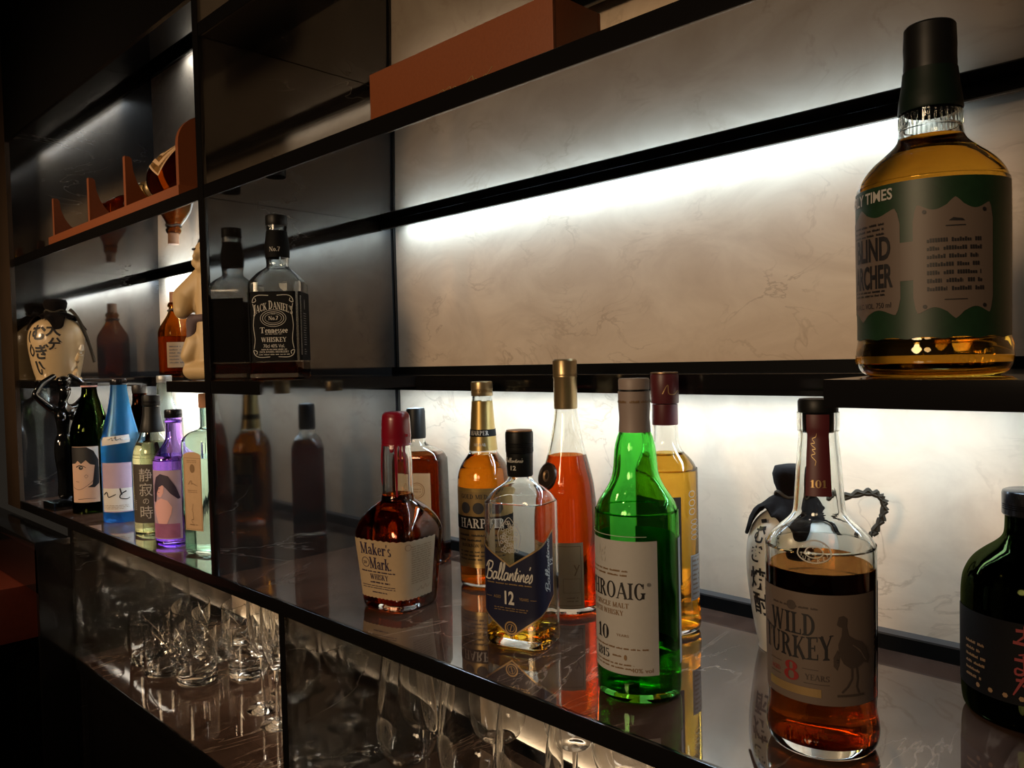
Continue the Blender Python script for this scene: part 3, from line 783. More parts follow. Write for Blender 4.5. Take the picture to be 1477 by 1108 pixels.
b.print([micro(-.029, .026, .0705, .0740, 1, .4, 0, 1), text('AGED', -.016, .0555, .0032, .009), text('YEARS', .0165, .0555, .0032, .011), quad(-.031, .0565, -.023, .0570), quad(.024, .0565, .031, .0570), micro(-.020, .022, .0415, .0465, 2, .4, .1, 4), disc(0, .0235, .0075, .0075, 24, .0016), disc(0, .0235, .0045, .0045, 20, .0006),
         stroke([(-.001, .020), (.0012, .027)], .001)], 'gold_ink', off=.0012, parent=lb)
# engraved crest on the glass front
cr = [disc(random.Random(i).uniform(-.010, .010), .107+random.Random(i+40).uniform(0, .034), .0022, .0022, 8, .0007) for i in range(46)]
b.print(cr+[stroke([(-.012, .113), (-.014, .128), (-.006, .140), (0, .146), (.006, .140), (.014, .128), (.012, .113)], .0008, smooth=3)], 'ink_grey', off=.0003, name='engraved_crest')

# --- tall cognac
x, y = -0.668, -0.105
b = Bottle('cognac_bottle', (x, y, 0), face_cam(x, y, -26), [
    (0, .034), (.003, .0380), (.010, .0395), (.064, .0392), (.10, .0383), (.129, .0366), (.15, .0347), (.165, .0326), (.182, .0288), (.198, .0246), (.213, .0209), (.227, .0182), (.243, .0156), (.258, .0142), (.285, .0138)],
    'tall tapering orange cognac bottle with tan capsule and bronze medallion')
b.body('glass_clear', 0.003, 0.010); b.fill('liquid_cognac', 0.197, 0.003, 0.010)
lathe('capsule', [(0, .2555), (.0146, .2555), (.0150, .258), (.0150, .2945), (.0156, .296), (.0152, .2975), (.0157, .299), (.0153, .3005), (.0154, .3165), (.014, .3185), (0, .319)], 'metal_gold', b.root)
md_ = empty('m', (0, 0, 0)); bpy.data.objects.remove(md_)
b.uvmap(.172)
p = Vector(b.S(-.012, .172, .001)); n = Vector((p.x, p.y, .012)).normalized()
V, F = revolve([(0, .0025), (.009, .0030), (.0125, .0022), (.0138, .0034), (.0152, .0030), (.0156, 0), (0, -.0002)], 36)
q = Vector((0, 0, 1)).rotation_difference(n)
V = [q @ Vector((v[0], v[1]*1.15, v[2]))+p for v in V]
mo = meshobj('medallion', V, F, 'bronze_dark', b.root)
V, F = revolve([(.0035, .0030), (.0062, .0042), (.0066, .0030)], 20); V = [q @ Vector((v[0]*.8, v[1]*1.2, v[2]))+p for v in V]
meshobj('medallion_relief', V, F, 'metal_bronze', mo)
b.uvmap(.05)
lb = b.patch('label', -.030, .036, .010, .092, 'paper_cream')
b.print([text('y', .027, .0560, .014, .008), frame(-.027, .014, .033, .088, .0008), frame(.010, .030, .031, .048, .0005), micro(.014, .030, .018, .026, 2, .4, .2, 5)], 'ink_brown', parent=lb)
bm = bmesh.new()
for i in range(36):
    a = 2*PI*i/36; bmesh.ops.create_icosphere(bm, subdivisions=1, radius=.0016, matrix=Matrix.Translation((.0376*math.cos(a), .0376*math.sin(a), .0026)))
bmobj('base_beading', bm, 'glass_clear', b.root)['kind'] = 'stuff'

# --- green single malt
x, y = -0.452, -0.255
b = Bottle('whisky_bottle', (x, y, 0), face_cam(x, y, -54), [
    (0, .033), (.003, .0375), (.009, .0394), (.05, .0398), (.164, .0396), (.174, .0386), (.182, .0362), (.189, .0318), (.196, .0272), (.204, .0232), (.213, .0212), (.224, .0202), (.234, .0192), (.243, .0170), (.251, .0146), (.272, .0138)],
    'tall green glass whisky bottle with white label and grey capsule')
b.body('glass_green', 0.003, 0.011); b.fill('liquid_green', 0.046, 0.003, 0.011)
lathe('capsule', [(0, .2485), (.0153, .2485), (.0150, .252), (.0143, .262), (.0150, .272), (.0153, .287), (0, .2872)], 'plastic_taupe', b.root, 48)
lathe('stopper_gap', [(0, .2872), (.0143, .2872), (.0143, .2888), (0, .2888)], 'plastic_black', b.root)
lathe('stopper', [(0, .2888), (.0146, .2888), (.0147, .2975), (.0138, .2992), (0, .2995)], 'plastic_taupe', b.root, 48)
b.uvmap(.28); b.print([micro(-.012, .042, .2752, .2790, 1, .6, 0, 3)], 'ink_brown', off=.0019)
b.uvmap(.09)
lb = b.patch('label', -.056, .056, .029, .152, 'paper_white', nu=60)
b.patch('back_label', .086, .164, .032, .150, 'paper_white', nu=30)
b.print([serif('LAPHROAIG', 0, .0990, .0150, .088), text('®', .0475, .1110, .0035), serif('10', 0, .0590, .0130, .017), serif('1815', -.001, .0420, .0080, .019)], 'ink_black', parent=lb)
b.print([serif('ISLAY SINGLE MALT', .001, .0905, .0046, .056), serif('SCOTCH WHISKY', .001, .0835, .0046, .046), micro(-.030, .030, .1185, .1265, 2, .4, .05, 3), text('AGED', -.021, .0640, .0022, .009), text('YEARS', .0225, .0640, .0024, .012),
         micro(-.046, .046, .0515, .0545, 1, .5, 0, 6), text('ESTD', -.0215, .0445, .0022, .007), micro(.0120, .0220, .0440, .0470, 1, .5, 0, 2), disc(.0250, .0450, .0014, .0026), micro(-.040, .040, .0330, .0400, 2, .4, .2, 9), text('40% vol', .0400, .0320, .0042, .020)], 'ink_brown', parent=lb)
cr = [disc(random.Random(i+90).uniform(-.005, .005), .1315+random.Random(i+140).uniform(0, .013), .0012, .0012, 6) for i in range(26)]
b.print(cr+[quad(-.046, .1560, .046, .1560+.0006)], 'ink_grey', parent=lb)

# --- amber scotch with burgundy cap behind the green one
x, y = -0.530, -0.088
b = Bottle('whisky_bottle', (x, y, 0), face_cam(x, y, 10), [
    (0, .031), (.003, .0355), (.012, .0375), (.03, .0362), (.05, .0358), (.176, .0362), (.187, .0350), (.195, .0318), (.202, .0262), (.209, .0196), (.217, .0158), (.228, .0146), (.262, .0138)],
    'pale amber scotch bottle with burgundy cap behind the green bottle')
b.body('glass_clear'); b.fill('liquid_gold', 0.207)
lathe('neck_band', [(0, .2395), (.0146, .2395), (.0150, .241), (.0148, .2635), (0, .264)], 'plastic_burgundy', b.root)
cap_ribbed('screw_cap', .0163, .2645, .2990, 'plastic_burgundy', b.root, bead=False)
lathe('cap_disc', [(0, .2992), (.0160, .2992), (.0158, .3006), (0, .301)], 'metal_bronze', b.root)
b.uvmap(.28); b.print([script(scribble(9, 7), .006, .274, .014, .022, .07)], 'gold_ink', off=.0026)
b.uvmap(.09)
lb = b.patch('label', .022, .044, .040, .092, 'paper_white')
b.print([micro(.025, .041, .045, .088, 8, .4, .3, 4), frame(.0235, .042, .0425, .090, .0006)], 'ink_brown', parent=lb)
lb2 = b.patch('shield_label', -.050, .010, .060, .160, 'paper_charcoal')
b.print([disc(.026, .142+.010*k, .0055, .004, 12, .0008) for k in range(3)]+[disc(.030, .112+.006*k, .007, .003, 12, .0008) for k in range(4)], 'ink_grey', off=.0003, name='embossing')

# --- bourbon with turkey label
x, y = -0.281, -0.239
b = Bottle('whisky_bottle', (x, y, 0), face_cam(x, y, -30), [
    (0, .035), (.003, .0400), (.010, .0432), (.018, .0438), (.026, .0428), (.034, .0416), (.06, .0420), (.155, .0428), (.163, .0424), (.169, .0398), (.175, .0345), (.181, .0275), (.187, .0218), (.193, .0200), (.205, .0190), (.225, .0176), (.248, .0158), (.2555, .0154), [.256, .0162, .0162, 2], (.263, .0165), [.271, .0163, .0163, 2]],
    'large bourbon bottle with bird label and burgundy neck strip', smooth=4)
b.body('glass_clear', 0.003, 0.012); b.fill('liquid_turkey', 0.148, 0.003, 0.012)
lathe('stopper', [(0, .255), (.0120, .255), (.0122, .2712), (.0154, .2713), (.0156, .2725), (.0156, .280), (.0145, .282), (0, .2822)], 'plastic_black', b.root)
b.uvmap(.235)
u0 = 0.0085
sp = b.patch('neck_strip', u0-.0090, u0+.0090, .2050, .2700, 'plastic_burgundy', off=.0005, nu=10, nv=20)
b.print([script(scribble(12, 12), u0-.001, .242, .005, .026, .05, rot=PI/2), serif('101', u0, .2120, .0060, .011)], 'gold_ink', off=.0010, parent=sp)
b.uvmap(.09)
lb = b.patch('label', -.048, .070, lambda u: .0465+.0*u, .1330, 'paper_beige', nu=60)
b.print([serif('WILD', -.0010, .1000, .0170, .040), serif('TURKEY', .0, .0810, .0175, .062, arch=-.002), text('.', .034, .0810, .016)], 'ink_black', parent=lb)
b.print([serif('8', -.001, .0625, .0150, .014), text('AGED', -.0165, .0665, .0038, .010)], 'ink_red', parent=lb)
b.print([serif('YEARS', .0190, .0655, .0045, .018), quad(-.023, .0640, -.011, .0645), quad(.009, .0625, .028, .0630), quad(-.023, .0745, -.010, .0750), quad(.008, .0735, .020, .0740), micro(-.018, .020, .1200, .1230, 1, .5, 0, 3), disc(.0, .1222, .0038, .0038)], 'ink_umber', parent=lb)
b.print([quad(-.025, .0525, .022, .0590)], 'gold_ink', parent=lb)
b.patch('back_label', .084, .184, .040, .136, 'paper_beige', nu=24)
bird = [poly([(.0335, .1105), (.0350, .1165), (.0385, .1175), (.0415, .1150), (.0410, .1085), (.0425, .1020), (.0480, .0985), (.0540, .0965), (.0590, .0910), (.0620, .0830), (.0610, .0780), (.0560, .0800), (.0500, .0765), (.0440, .0760), (.0385, .0800), (.0350, .0870), (.0345, .0950), (.0370, .1020), (.0375, .1080), (.0350, .1090)]),
        poly([(.0340, .0910), (.0310, .0850), (.0310, .0780), (.0335, .0750), (.0350, .0790), (.0355, .0860)]),
        stroke([(.0450, .0770), (.0450, .0680), (.0415, .0620), (.0370, .0575)], .0016), stroke([(.0490, .0770), (.0500, .0680), (.0490, .0620), (.0510, .0565)], .0016),
        quad(.0335, .0540, .0560, .0560)]
b.print(bird, 'ink_umber', parent=lb, name='bird_print')
b.print([stroke([(.0455+.003*k, .0945-.002*k), (.052+.002*k, .090-.003*k), (.056+.001*k, .083-.001*k)], .0007) for k in range(3)], 'paper_beige', off=.0011, parent=lb, name='feather_print')
em = [disc(.018, .1655, .0130, .0085, 30, .0010), disc(.018, .1655, .0070, .0046, 24, .0008)]+[text(ch, .018+.0100*math.cos(R_(an)), .1655+.0066*math.sin(R_(an))-.001, .0028) for ch, an in zip('WILDTURKEY', (140, 115, 65, 40, 200, 225, 250, 290, 315, 340))]
b.print(em, 'ink_white', off=.0002, name='embossed_seal')
b.uvmap(.02); b.print([serif('GENUINE', .012, .0150, .0075, .040)], 'liquid_turkey', off=.0004, name='embossed_lettering')

# --- ceramic jug with cloth top behind it
def jug(name, x, y, z, H, Rm, rz, label, chars, cloth='cloth_dark', mat='ceramic_cream', loop=True, neck_s=1.0):
    root = empty(name, (x, y, z), rz, label, 'jug')
    k = H
    pr = [(0, 0), (Rm*.70, 0), (Rm*.76, .02*k), (Rm*.86, .14*k), (Rm*.97, .34*k), (Rm, .48*k), (Rm*.95, .60*k), (Rm*.80, .69*k), (Rm*.55, .745*k), (Rm*.36, .77*k), (Rm*.30, .80*k), (Rm*.29, .88*k), (Rm*.31, .90*k), (0, .90*k)]
    body = lathe('jug_body', crom(pr, 3), mat, root, 56, 60)
    # cloth: skirt over the shoulder with pointed corners, gathered at the neck
    V, F = [], []; n = 72; rows = 8
    def cl(i, j):
        a = 2*PI*i/n; t = j/rows
        pt = abs(math.cos(2*a))**3; wav = 1+.05*math.sin(9*a+1)*t
        ln = .55+.42*pt
        rr = Rm*(.33+(ln*.72)*t)*wav; zz = k*(.83-.04*t-.11*t*t-.07*t*pt*t)
        zz = max(zz, _jz(rr)+.004+.006*t*(1+math.sin(9*a)))
        return (rr*math.cos(a), rr*math.sin(a), zz)
    prf = sorted([(r_, z_) for r_, z_ in crom(pr, 6) if z_ > .46*k and z_ < .80*k])
    def _jz(rr):
        for (r0, z0), (r1, z1) in zip(prf, prf[1:]):
            if r0 <= rr <= r1 and r1 > r0: return z0+(z1-z0)*(rr-r0)/(r1-r0)
        return prf[0][1] if rr < prf[0][0] else prf[-1][1]
    for j in range(rows+1):
        for i in range(n): V.append(cl(i, j))
    for j in range(rows):
        for i in range(n): F.append((j*n+i, (j+1)*n+i, (j+1)*n+(i+1) % n, j*n+(i+1) % n))
    cs = meshobj('cloth_skirt', V, F, cloth, root, True, 80)
    so = cs.modifiers.new('thickness', 'SOLIDIFY'); so.thickness = .0012; so.offset = 1
    lathe('stopper_cover', [(Rm*.32, .80*k), (Rm*.36, .83*k), (Rm*.34, .86*k), (Rm*.40, .90*k), (Rm*.43, .95*k), (Rm*.38, .99*k), (Rm*.2, k), (0, k)], cloth, root, 32, 70)
    pts = [(Rm*.37*math.cos(2*PI*i/24), Rm*.37*math.sin(2*PI*i/24), .845*k+.003*math.sin(i)) for i in range(25)]
    tube('neck_cord', pts, Rm*.035, 'rope_dark', root)
    return root, pr, body
def jug_chars(root, Rm, H, items, mat='ink_black', parent=None):
    """brush lettering on a jug: items of (shape, angle, z)"""
    pr = crom([(Rm*.70, 0), (Rm*.76, .02*H), (Rm*.86, .14*H), (Rm*.97, .34*H), (Rm, .48*H), (Rm*.95, .60*H), (Rm*.80, .69*H)], 6)
    def rz_(z):
        for (r0, z0), (r1, z1) in zip(pr, pr[1:]):
            if z0 <= z <= z1 and z1 > z0: return r0+(r1-r0)*(z-z0)/(z1-z0)
        return pr[-1][0]
    V, F = [], []
    for it in items:
        vs, fs = refine(it); b_ = len(V)
        for u, z in vs:
            r = rz_(z)+.0007; a = -PI/2+u/Rm; V.append((r*math.cos(a), r*math.sin(a), z))
        F += [tuple(b_+i for i in f) for f in fs]
    meshobj('brush_lettering', V, F, mat, parent or root, False)
x, y, H, Rm = -0.392, -0.052, 0.199, 0.050
root, pr, body = jug('ceramic_jug', x, y, 0, H, Rm, face_cam(x, y, 0), 'pale ceramic jug with dark cloth and rope behind the bird-label bottle', None, mat='ceramic_white')
for k_ in range(2):
    pts = []
    for i in range(60):
        t = i/59; a = -PI*.08+t*PI*.62; ph = 26*t+k_*PI
        rr = .030+.044*math.sin(t*PI*.75)
        pts.append((.012+rr*1.05+.0022*math.cos(ph), -.006, .165+.010*math.sin(t*PI)-.062*max(0, t-.25)**1.6+.0022*math.sin(ph)))
    tube('rope_loop', pts, .0026, 'rope_dark', root, 6)
its = [text('む', -.043, .120, .014, bold=.02), text('ぎ', -.043, .100, .014, bold=.02), stroke([(-.036, .143), (-.046, .141)], .004), stroke([(-.036, .135), (-.047, .133)], .004), text('焼', -.041, .072, .018, bold=.02), text('酎', -.040, .045, .018, bold=.02)]
jug_chars(root, Rm, H, its, parent=body)

# --- dark bottle at the right edge
x, y = -0.166, -0.072
b = Bottle('sake_bottle', (x, y, 0), face_cam(x, y, -25), [
    (0, .047), (.003, .0520), (.010, .0548), (.03, .0556), (.09, .0556), (.112, .0548), (.124, .0518), (.134, .0460), (.142, .0375), (.149, .0285), (.155, .0232), (.162, .0215), (.178, .0210)],
    'dark green rounded bottle with red brush lettering at right edge')
b.body('glass_bottlegreen'); b.fill('liquid_deep', 0.122)
cap_ribbed('screw_cap', .0235, .1745, .1960, 'metal_black', b.root)
b.uvmap(.06)
lb = b.patch('label', -.060, .090, .026, .094, 'paper_black', nu=50)
q = [stroke([(.012, .088), (.020, .0885), (.026, .086)], .0028, .0015), stroke([(.019, .0925), (.018, .084), (.013, .079)], .003, .0012), stroke([(.010, .078), (.024, .0765), (.022, .071), (.014, .068)], .0028, .0012, 3),
     stroke([(.011, .064), (.025, .064)], .0025), stroke([(.018, .068), (.018, .054), (.012, .052), (.013, .057), (.024, .053)], .0026, .0012, 3), stroke([(.012, .047), (.024, .048)], .0024), stroke([(.018, .050), (.013, .040), (.010, .034)], .0024, .001, 3), stroke([(.017, .044), (.024, .038), (.025, .033)], .0026, .001, 3)]
b.print(q, 'ink_red', parent=lb)
b.print([disc(-.02+.012*i, .032, .0022, .0022, 6) for i in range(7)]+[micro(-.035, -.012, .035, .070, 6, .4, .3, 3)], 'ink_brown', parent=lb)

# ------------------------------------------------------------------ bottles on the mid shelf, right bay
ZS = 0.2982
x, y = -1.104, -0.258
b = Bottle('whisky_bottle', (x, y, ZS), face_cam(x, y, -13), [
    (0, .0355, .0355, 14), (.003, .0380, .0380, 14), (.010, .0388, .0388, 14), (.06, .0388, .0388, 14), [.141, .0388, .0388, 14], [.1445, .0386, .0386, 14], (.152, .0330, .0330, 12), (.159, .0268, .0268, 8), (.165, .0205, .0205, 4), [.169, .0170, .0170, 2.2], (.174, .0166, .0166, 2), (.182, .0172, .0172, 2), (.193, .0180, .0180, 2), (.205, .0176, .0176, 2), (.216, .0158, .0158, 2), (.224, .0150, .0150, 2), (.232, .0150, .0150, 2)],
    'square whiskey bottle with black label on the small ledge', chamfer=.88)
b.body('glass_clear', 0.003, 0.010); b.fill('liquid_dark', 0.026, 0.003, 0.010)
cap_ribbed('screw_cap', .0160, .2315, .2470, 'plastic_black', b.root, bead=False)
b.uvmap(.20); nl = b.patch('neck_label', -.055, .055, .183, .2235, 'paper_black', nu=40)
b.print([serif('No.7', 0, .1915, .0065, .016)], 'ink_grey', parent=nl)
b.uvmap(.08)
lb = b.patch('label', -.0335, .0335, .028, .130, 'paper_black', nu=20)
ls2 = b.patch('side_label', .0375, .102, .028, .130, 'paper_black', nu=30)
b.patch('side_label', -.102, -.0375, .028, .130, 'paper_black', nu=30)
curl = []
for sx in (-1, 1):
    for zc, sz in ((.118, 1), (.040, -1)):
        curl.append(stroke([(sx*.006, zc+sz*.006), (sx*.020, zc+sz*.0065), (sx*.027, zc+sz*.003), (sx*.029, zc-sz*.004), (sx*.024, zc-sz*.002), (sx*.025, zc+sz*.002)], .0009, smooth=3))
    curl.append(stroke([(sx*.0285, .112), (sx*.0265, .100), (sx*.0285, .080), (sx*.0265, .060), (sx*.0285, .046)], .0008, smooth=3))
b.print([serif("JACK DANIEL'S", 0, .1040, .0125, .056, arch=.009, smallcaps=.82), serif('No.7', 0, .0880, .0058, .014), disc(0, .0905, .0155, .0098, 30, .0007), disc(0, .0905, .0185, .0125, 30, .0006), disc(0, .0905, .0120, .0072, 30, .0004),
         serif('T', -.0160, .0690, .0085, .0075), serif('ennessee', .0040, .0690, .0080, .0325), serif('WHISKEY', 0, .0560, .0066, .036), text('70cl 40% Vol.', 0, .0475, .0052, .030),
         micro(-.018, .018, .0432, .0462, 1, .5, 0, 3), serif('JACK DANIEL DISTILLERY', 0, .0400, .0028, .042), micro(-.022, .022, .0360, .0385, 1, .5, 0, 5)]+curl, 'ink_white', parent=lb)
b.print([micro(-.012, .012, .0660, .0685, 1, .5, 0, 9), text('OLD', 0, .0960, .0022)], 'ink_grey', parent=lb)
b.print([micro(.056, .074, .050, .100, 14, .4, .1, 8), disc(.064, .112, .0022, .008), micro(.0565, .072, .036, .046, 3, .4, .4, 2), micro(.0405, .0425, .036, .124, 46, .6, 0, 1)], 'ink_grey', parent=ls2)

x, y = -0.193, -0.244
b = Bottle('whisky_bottle', (x, y, 0.3010), face_cam(x, y, -18), [
    (0, .046), (.003, .0515), (.010, .0552), (.018, .0554), (.024, .0545), (.030, .0538), (.06, .0540), (.132, .0542), (.142, .0528), (.150, .0492), (.158, .0425), (.165, .0340), (.171, .0272), (.1755, .0240), (.179, .0232), [.183, .0225, .0225, 2], [.1835, .0220, .0220, 2], (.190, .0217), [.195, .0222, .0222, 2], (.200, .0215), (.215, .0195)],
    'big amber whisky bottle with green wrap label on right ledge')
b.body('glass_clear', 0.003, 0.010); b.fill('liquid_gold', 0.176, 0.003, 0.010)
bm = bmesh.new()
for i in range(34):
    a = 2*PI*i/34; M4 = Matrix.Rotation(a, 4, 'Z') @ Matrix.Translation((.0222, 0, .189))
    bmesh.ops.create_cone(bm, cap_ends=True, segments=6, radius1=.0008, radius2=.0008, depth=.009, matrix=M4)
bmobj('neck_fluting', bm, 'glass_clear', b.root)['kind'] = 'stuff'
lathe('capsule', [(.0226, .1955), (.0232, .197), (.0224, .205), (.0206, .216), (.0196, .2255), (.0196, .2256), (0, .2256)], 'plastic_darkgreen', b.root, 48)
lathe('cap', [(0, .2257), (.0188, .2257), (.0190, .229), (.0187, .236), (.0190, .244), (.0186, .252), (.0184, .2575), (.0172, .2590), (0, .2594)], 'plastic_black', b.root, 48)
b.uvmap(.08)
lb = b.patch('label', -.105, .088, lambda u: .0265+.0015*abs(math.sin(u*130)), .138, 'paper_green', nu=80)
def scal(x0, x1, z0, z1, s):
    w_, h_ = (x1-x0), (z1-z0); cx_, cz_ = (x0+x1)/2, (z0+z1)/2
    tpf = lambda u: cz_+h_/2*(.90+.06*math.cos(2*PI*(u-cx_)/w_*2)+.08*max(0, 1-abs(u-cx_)/(.10*w_))-.30*max(0, (abs(u-cx_)/(w_/2)-.88)/.12)**2)
    return tpf, (lambda u: 2*cz_-tpf(u))
t1, b1 = scal(-.078, -.004, .042, .122, 0); t2, b2 = scal(.005, .060, .042, .122, 1)
pn1 = b.patch('front_panel', -.078, -.004, b1, t1, 'paper_beige', off=.0007, nu=40, parent=lb)
pn2 = b.patch('text_panel', .005, .060, b2, t2, 'paper_beige', off=.0007, nu=40, parent=lb)
b.patch('panel_bridge', -.009, .006, .068, .095, 'paper_beige', off=.0007, nu=6, parent=lb)
b.print([text('BLIND', -.0300, .0850, .0165, .038, bold=.03), text('ARCHER', -.0310, .0650, .0165, .043, bold=.03)], 'ink_black', off=.0012, parent=lb)
b.print([text('EARLY TIMES', -.037, .1270, .0080, .056, bold=.02)], 'ink_grey', off=.0012, parent=lb)
b.print([micro(-.052, -.016, .1015, .1120, 3, .45, 0, 2), text('40% ALC. VOL. 750 ml', -.034, .0500, .0040, .046), micro(-.052, -.016, .0580, .0635, 2, .5, 0, 4),
         micro(.014, .052, .058, .097, 7, .5, .12, 12), stroke([(.026, .104), (.039, .104)], .0007), poly([(.028, .1075), (.031, .1095), (.0335, .1090), (.037, .1085), (.0385, .1070), (.033, .1072)]), stroke([(.025, .0535), (.040, .0535)], .0006),
         disc(.0125, .1145, .0014), disc(.0525, .1145, .0014), disc(.0125, .0490, .0014), disc(.0525, .0490, .0014)], 'ink_black', off=.0012, parent=lb)
b.root.scale = (.925, .925, .97)
b.uvmap(.012); b.print([text('750 ml', .045, .008, .0080, .034, bold=.01), text('750 ml', -.06, .008, .0080, .034, bold=.01)], 'liquid_straw', off=.0004, name='embossed_lettering')

# ------------------------------------------------------------------ orange gift box on the upper shelf
bx = empty('gift_box', (-0.67, -0.22, 0.5932), 0, 'open orange-brown presentation box with script on upper shelf', 'box')
child_box(bx, 'front_panel', -.820, -.518, -.284, -.280, .5934, .674, 'orange_leather', .001)
child_box(bx, 'back_panel', -.820, -.518, -.2135, -.2095, .5934, .674, 'orange_leather', .001)
child_box(bx, 'base', -.8195, -.5185, -.2798, -.2137, .5934, .598, 'orange_leather')
child_box(bx, 'side_panel', -.820, -.816, -.2798, -.2137, .598, .674, 'orange_leather', .001)
child_box(bx, 'side_panel', -.522, -.518, -.2798, -.2137, .598, .674, 'orange_leather', .001)
V, F = script(scribble(21, 16), 0, 0, .010, .085, .06)
meshobj('script_print', [(v[0]+.020, -.0643, v[1]+.0235) for v in V], F, 'gold_ink', bx, False)

# ------------------------------------------------------------------ left bay: rack with lying decanters
rk = empty('leather_rack', (-1.7, -0.24, 0.5932), 0, 'orange leather rack with curved uprights on left upper shelf', 'rack')
child_box(rk, 'base', -1.96, -1.277, -.331, -.170, .5934, .612, 'orange_leather', .002)
def upright(xc, tall, name, slope):
    bm = bmesh.new(); l = rk.location
    zb = .6122
    if slope: out = [(-.328, zb), (-.172, zb), (-.172, zb+tall), (-.182, zb+tall)]+[(-.252+.064*math.cos(t*PI/12), zb+tall-.004-(tall-.008)*math.sin(t*PI/12)) for t in range(13)]+[(-.320, zb+tall), (-.328, zb+tall)]
    else:
        out = [(-.328, zb), (-.172, zb), (-.172, zb+tall)]+[(-.280-.048*math.sin(t*PI/16), zb+tall-.05+.05*math.cos(t*PI/16)) for t in range(9)]
    vs = [bm.verts.new((xc-.005-l.x, a-l.y, c-l.z)) for a, c in out]; f = bm.faces.new(vs)
    r = bmesh.ops.extrude_face_region(bm, geom=[f])
    for v in r['geom']:
        if isinstance(v, bmesh.types.BMVert): v.co.x += .010
    bmobj(name, bm, 'orange_leather', rk, False)
upright(-1.285, .116, 'end_panel', False)
upright(-1.512, .090, 'cradle_panel', True); upright(-1.705, .085, 'cradle_panel', True); upright(-1.930, .080, 'cradle_panel', True)
def decanter(xb, scale, label, y0=-.252, z0=.6640):
    b = Bottle('decanter_bottle', (xb, y0, z0), 0, [(0, .036), (.004, .0430), (.012, .0465), (.07, .0470), (.14, .0455), (.180, .0410), (.206, .0310), (.222, .0215), (.234, .0170), (.25, .0150), (.268, .0150)], label, 'bottle')
    b.root.rotation_euler = (0, -PI/2, 0); b.root.scale = (scale,)*3
    b.body('glass_decanter', .0035, .012); b.fill('liquid_amber', .19, .0035, .012)
    lathe('stopper', [(0, .268), (.0105, .268), (.0165, .276), (.0185, .292), (.0150, .306), (0, .310)], 'glass_decanter', b.root)
    lathe('neck_ring', [(.0153, .240), (.0190, .243), (.0190, .249), (.0153, .252)], 'metal_gold', b.root)
    b.uvmap(.07)
    return b
d1 = decanter(-1.293, 1.10, 'decanter lying in the orange rack with parchment label')
V, F = [], []
nu, nv = 24, 8
for i in range(nu+1):
    for j in range(nv+1):
        t = i/nu; a = R_(-38)+R_(160)*j/nv
        zz = .026+t*.150; lo = R_(-38)+R_(60)*abs(t-.62)*1.6
        a = lo+(R_(150)-lo)*j/nv; r = d1.rad(d1.ring_at(zz), 0)+.0006; a += R_(-62)
        V.append((r*math.cos(a), r*math.sin(a), zz))
for i in range(nu):
    for j in range(nv): k_ = i*(nv+1)+j; F.append((k_, k_+nv+1, k_+nv+2, k_+1))
pl = meshobj('parchment_label', V, F, 'paper_kraft', d1.root)
V, F = [], []
for i in range(8):
    zz = .040+i*.016; rr = d1.rad(d1.ring_at(zz), 0)+.001
    for s_ in range(10):
        a0 = R_(-50+s_*11+(i % 3)*2); n0 = len(V)
        for a, dz in ((a0, 0), (a0+R_(7), 0), (a0+R_(7), .0018), (a0, .0018)): V.append((rr*math.cos(a), rr*math.sin(a), zz+dz))
        F.append((n0, n0+1, n0+2, n0+3))
meshobj('print', V, F, 'ink_brown', pl, False)
bm = bmesh.new()
for i in range(40):
    a = R_(150+9*(i % 10)); zz = .020+.012*(i//10)
    bmesh.ops.create_cone(bm, cap_ends=True, segments=4, radius1=.004, radius2=.0005, depth=.004, matrix=Matrix.Rotation(a, 4, 'Z') @ Matrix.Translation((.0475, 0, zz)) @ Matrix.Rotation(PI/2, 4, 'Y'))
bmobj('cut_facets', bm, 'glass_decanter', d1.root, False)['kind'] = 'stuff'
decanter(-1.712, .68, 'smaller dark decanter lying at the far end of the orange rack', z0=.6445)

# ------------------------------------------------------------------ left bay: mid shelf
x, y, H, Rm = -2.170, -0.264, 0.196, 0.062
root, pr, body = jug('ceramic_jug', x, y, ZS, H, Rm, face_cam(x, y, 0), 'round cream jug with black brush characters on the left shelf', None)
its = [text('大', -.007, .107, .024, bold=.034), text('分', -.003, .074, .022, bold=.034), text('む', -.041, .098, .029, bold=.034), text('ぎ', -.034, .052, .027, bold=.034),
       stroke([(-.068, .118), (-.071, .100), (-.067, .090)], .006, .003, 3), stroke([(-.062, .085), (-.070, .070), (-.064, .058), (-.056, .066), (-.060, .080)], .005, .003, 4), stroke([(-.056, .045), (-.052, .020), (-.044, .014), (-.042, .026)], .006, .003, 4), stroke([(-.046, .044), (-.038, .030), (-.032, .026)], .006, .003, 3)]
jug_chars(root, Rm, H, its, parent=body)
pts = [(.030+.05*t, -.02, .170-.10*t*t-.03*t) for t in [i/10 for i in range(11)]]
tube('rope_loop', pts, .004, 'rope_dark', root)
tg = empty('ceramic_ornament', (-2.110, -0.243, ZS), 0, 'small cream stick ornament beside the cream jug', 'ornament')
tube('stem', [(0, 0, .0), (.006, 0, .02), (.018, 0, .045), (.030, .004, .062)], [.010, .006, .0055, .006], 'ceramic_cream', tg, 12)
tube('tip', [(.028, .004, .059), (.035, .005, .070), (.038, .006, .082)], [.007, .0065, .003], 'ceramic_white', tg, 12)
lathe('foot', [(0, 0), (.014, 0), (.013, .004), (.006, .006), (0, .006)], 'ceramic_cream', tg)

